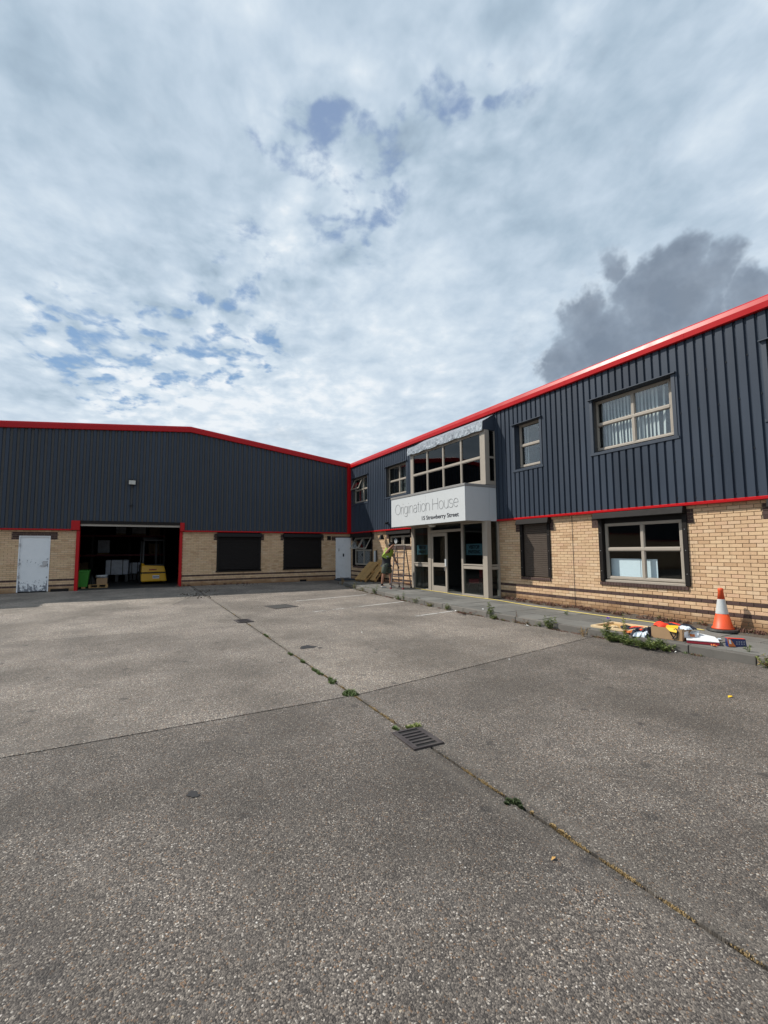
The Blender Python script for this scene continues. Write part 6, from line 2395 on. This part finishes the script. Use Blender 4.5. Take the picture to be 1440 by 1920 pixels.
x.obox(tuple(hd + RT * .10 + Vector((0, 0, -.01))), (.03, .022, .035), (0, 0, math.atan2(RT.y, RT.x)))
x.build('nose', M['skin'], man, local=True, bevel=.008)
for s in (-1, 1):
    x = MB()
    x.lathe([(0, -.012), (.012, 0), (0, .012)], 8, tuple(hd + RT * .088 + TC * .035 * s + Vector((0, 0, .018))))
    x.build('eye', M['hair'], man, local=True, smooth=True)
    x = MB()
    x.lathe([(0, -.03), (.016, -.01), (.018, .02), (0, .03)], 8, tuple(hd + TC * .096 * s + Vector((0, 0, -.005))))
    x.build('ear', M['skin'], man, local=True, smooth=True)
x = MB()
x.obox(tuple(hd + RT * .092 + Vector((0, 0, -.055))), (.012, .05, .012), (0, 0, math.atan2(RT.y, RT.x)))
x.build('mouth', M['dark_red'], man, local=True)


# ================================================================== INSIDE THE LOADING BAY
fl = thing('forklift', 'yellow forklift parked just inside the loading bay with its rear to the yard', 'forklift', (.90, 25.2, .205), R(4))
x = MB()
w0, w1 = .56, .50
x.hexa([(-w0, -.52, .12), (w0, -.52, .12), (w0, .1, .12), (-w0, .1, .12)], [(-w0, -.50, .52), (w0 - .05, -.50, .52), (w0, .1, .52), (-w0, .1, .52)])
x.build('counterweight', M['forklift'], fl, local=True, bevel=.05)
x = MB()
x.hexa([(-w0, -.50, .57), (w0 - .06, -.50, .57), (w0 - .06, .1, .57), (-w0, .1, .57)], [(-w0 + .02, -.42, .92), (w0 - .12, -.42, .86), (w0 - .12, .1, .86), (-w0 + .02, .1, .92)])
x.hexa([(-w0 + .01, -.46, .9), (-w0 + .16, -.46, .9), (-w0 + .16, .1, .9), (-w0 + .01, .1, .9)], [(-w0 + .03, -.36, 1.0), (-w0 + .1, -.36, 1.0), (-w0 + .1, .1, 1.0), (-w0 + .03, .1, 1.0)])
x.build('hood', M['forklift'], fl, local=True, bevel=.035)
x = MB()
x.box(-w0 - .004, w0 - .05, -.505, .09, .52, .57)
x.box(-w0 + .12, w0 - .14, -.38, .1, .86, .93)
x.box(-.5, .5, .1, 1.6, .2, .9)
x.build('chassis', M['black'], fl, local=True)
x = MB()
x.box(-.07, .22, -.526, -.505, .27, .42)
x.build('sticker', M['paper'], fl, local=True)
x = MB()
x.box(-.06, .21, -.530, -.524, .32, .36)
x.build('sticker_bar', M['navy_card'], fl, local=True)
x = MB()
for k in range(6):
    x.box(-.22 + .055 * k, -.182 + .055 * k, -.495, -.47, .66, .725)
x.build('red_mark', M['dark_red'], fl, local=True)
for a, b in ((-.46, -.1), (.46, -.1), (-.46, 1.3), (.46, 1.3)):
    x = MB()
    x.bar((a, b, .9), (a * .92, b + .15, 2.1), .05, .05)
    x.build('guard_post', M['black'], fl, local=True)
x = MB()
x.box(-.46, .46, .02, 1.5, 2.1, 2.15)
x.build('guard_roof', M['black'], fl, local=True)
for a, b, r in ((-.5, -.1, .2), (.5, -.1, .2), (-.5, 1.3, .28), (.5, 1.3, .28)):
    x = MB()
    x.tube([(a - .08, b, r), (a + .08, b, r)], r, 18)
    x.build('wheel', M['rubber'], fl, local=True)
x = MB()
for s in (-.3, .3):
    x.box(s - .05, s + .05, 1.75, 1.87, .1, 2.3)
x.box(-.35, .35, 1.78, 1.84, 2.2, 2.3)
x.build('mast', M['black'], fl, local=True)
t = thing('wheelie_bin', 'green wheeled bin behind the left red post of the loading bay', 'bin', (-1.86, 23.62, .205))
x = MB()
x.hexa([(-.20, -.24, .06), (.18, -.24, .06), (.18, .24, .06), (-.20, .24, .06)], [(-.25, -.30, .72), (.24, -.30, .72), (.24, .30, .72), (-.25, .30, .72)])
x.build('body', M['green_bin'], t, local=True, bevel=.02)
x = MB()
x.hexa([(-.27, -.33, .72), (.26, -.33, .72), (.26, .33, .72), (-.27, .33, .72)], [(-.25, -.30, .77), (.24, -.30, .77), (.24, .30, .79), (-.25, .30, .79)])
x.build('lid', M['green_bin'], t, local=True, bevel=.01)
for s in (-.2, .2):
    x = MB()
    x.tube([(s - .03, .22, .09), (s + .03, .22, .09)], .09, 14)
    x.build('wheel', M['rubber'], t, local=True)
x = MB()
x.box(-.02, .12, -.27, -.1, 0, .07)
x.build('front_foot', M['wood'], t, local=True)
pal = make_pallet('small pallet carrying a carton just inside the left of the loading bay', None, (-1.28, 23.75, .206))
pal.scale = (.62, .62, 1.0)
cb = card_box('brown carton topped with white papers on the pallet in the loading bay', (-1.16, 23.72, .352), .05, .40, .34, .27, flaps=False)
heap('dark_sack', 'dark sack piled left of the carton on the pallet in the loading bay', 'sack', (-1.52, 23.75, .352), .17, .2, .33, 'black', 31)
t = thing('paper_stack', 'loose white papers lying on the carton in the loading bay', 'papers', (-1.16, 23.70, .625))
r_ = random.Random(8)
for k in range(6):
    x = MB()
    x.obox((r_.uniform(-.06, .06), r_.uniform(-.05, .05), .01 + .02 * k), (.36, .24, .012), (R(r_.uniform(-9, 9)), R(r_.uniform(-9, 9)), r_.uniform(-.7, .7)))
    x.build('sheet', M['paper'], t, local=True)
for k, (xx, yy, w, h, lab) in enumerate(((-.70, 28.2, 1.05, .78, 'large pale shrink wrapped load at the back of the loading bay'), (.12, 29.2, .55, .62, 'smaller grey wrapped load between the pale load and the forklift'))):
    t = thing('wrapped_load', lab, 'load', (xx, yy, .205))
    x = MB()
    x.box(-w / 2, w / 2, -.45, .45, .36, .36 + h)
    x.build('goods', M['wrap'], t, local=True, bevel=.04)
    x = MB()
    for q in (-w * .27, w * .24):
        x.box(q - .02, q + .02, -.458, .458, .355, .365 + h)
    x.build('strap', M['black'], t, local=True)
    x = MB()
    for q in (-w / 2 + .08, 0, w / 2 - .08):
        x.box(q - .07, q + .07, -.44, .44, 0, .36)
    x.build('stand', M['black'], t, local=True)

rack = thing('storage_rack', 'dim steel storage rack deep inside the loading bay', 'rack', (-.2, 33.2, .205))
for a in (-4.2, -2.2, -.2, 1.8):
    for b in (33.0, 34.0):
        x = MB()
        x.box(a - .05, a + .05, b - .04, b + .04, .205, 4.2)
        x.build('upright', M['iron'], rack)
for z_ in (1.5, 2.7, 3.9):
    x = MB()
    x.box(-4.2, 1.8, 32.95, 33.0, z_, z_ + .12)
    x.build('beam', M['dark_red'], rack)
rk = random.Random(4)
row_n = {.22: 'bottom', 1.62: 'middle', 2.82: 'top'}
for z_ in (.22, 1.62, 2.82):
    for a in (-3.7, -2.7, -1.6, -.7, .3, 1.2):
        if rk.random() < .75:
            mt_ = rk.choice(['card', 'wrap', 'card'])
            nth = ['first', 'second', 'third', 'fourth', 'fifth', 'sixth'][[-3.7, -2.7, -1.6, -.7, .3, 1.2].index(a)]
            t = thing('stored_goods', ('brown' if mt_ == 'card' else 'grey wrapped') + ' goods on the %s shelf of the dim rack, %s place from the left' % (row_n[z_], nth), 'goods', (a, 33.5, z_), group='goods on the warehouse rack')
            w_, h_ = rk.uniform(.55, .85), rk.uniform(.4, .85)
            x = MB()
            x.box(a - w_ / 2, a + w_ / 2, 33.05, 33.9, z_ + .1, z_ + .1 + h_)
            x.build('goods', M[mt_], t, bevel=.02)
            x = MB()
            x.box(a - w_ / 2, a + w_ / 2, 33.03, 33.92, z_, z_ + .1)
            x.build('pallet_base', M['wood'], t)
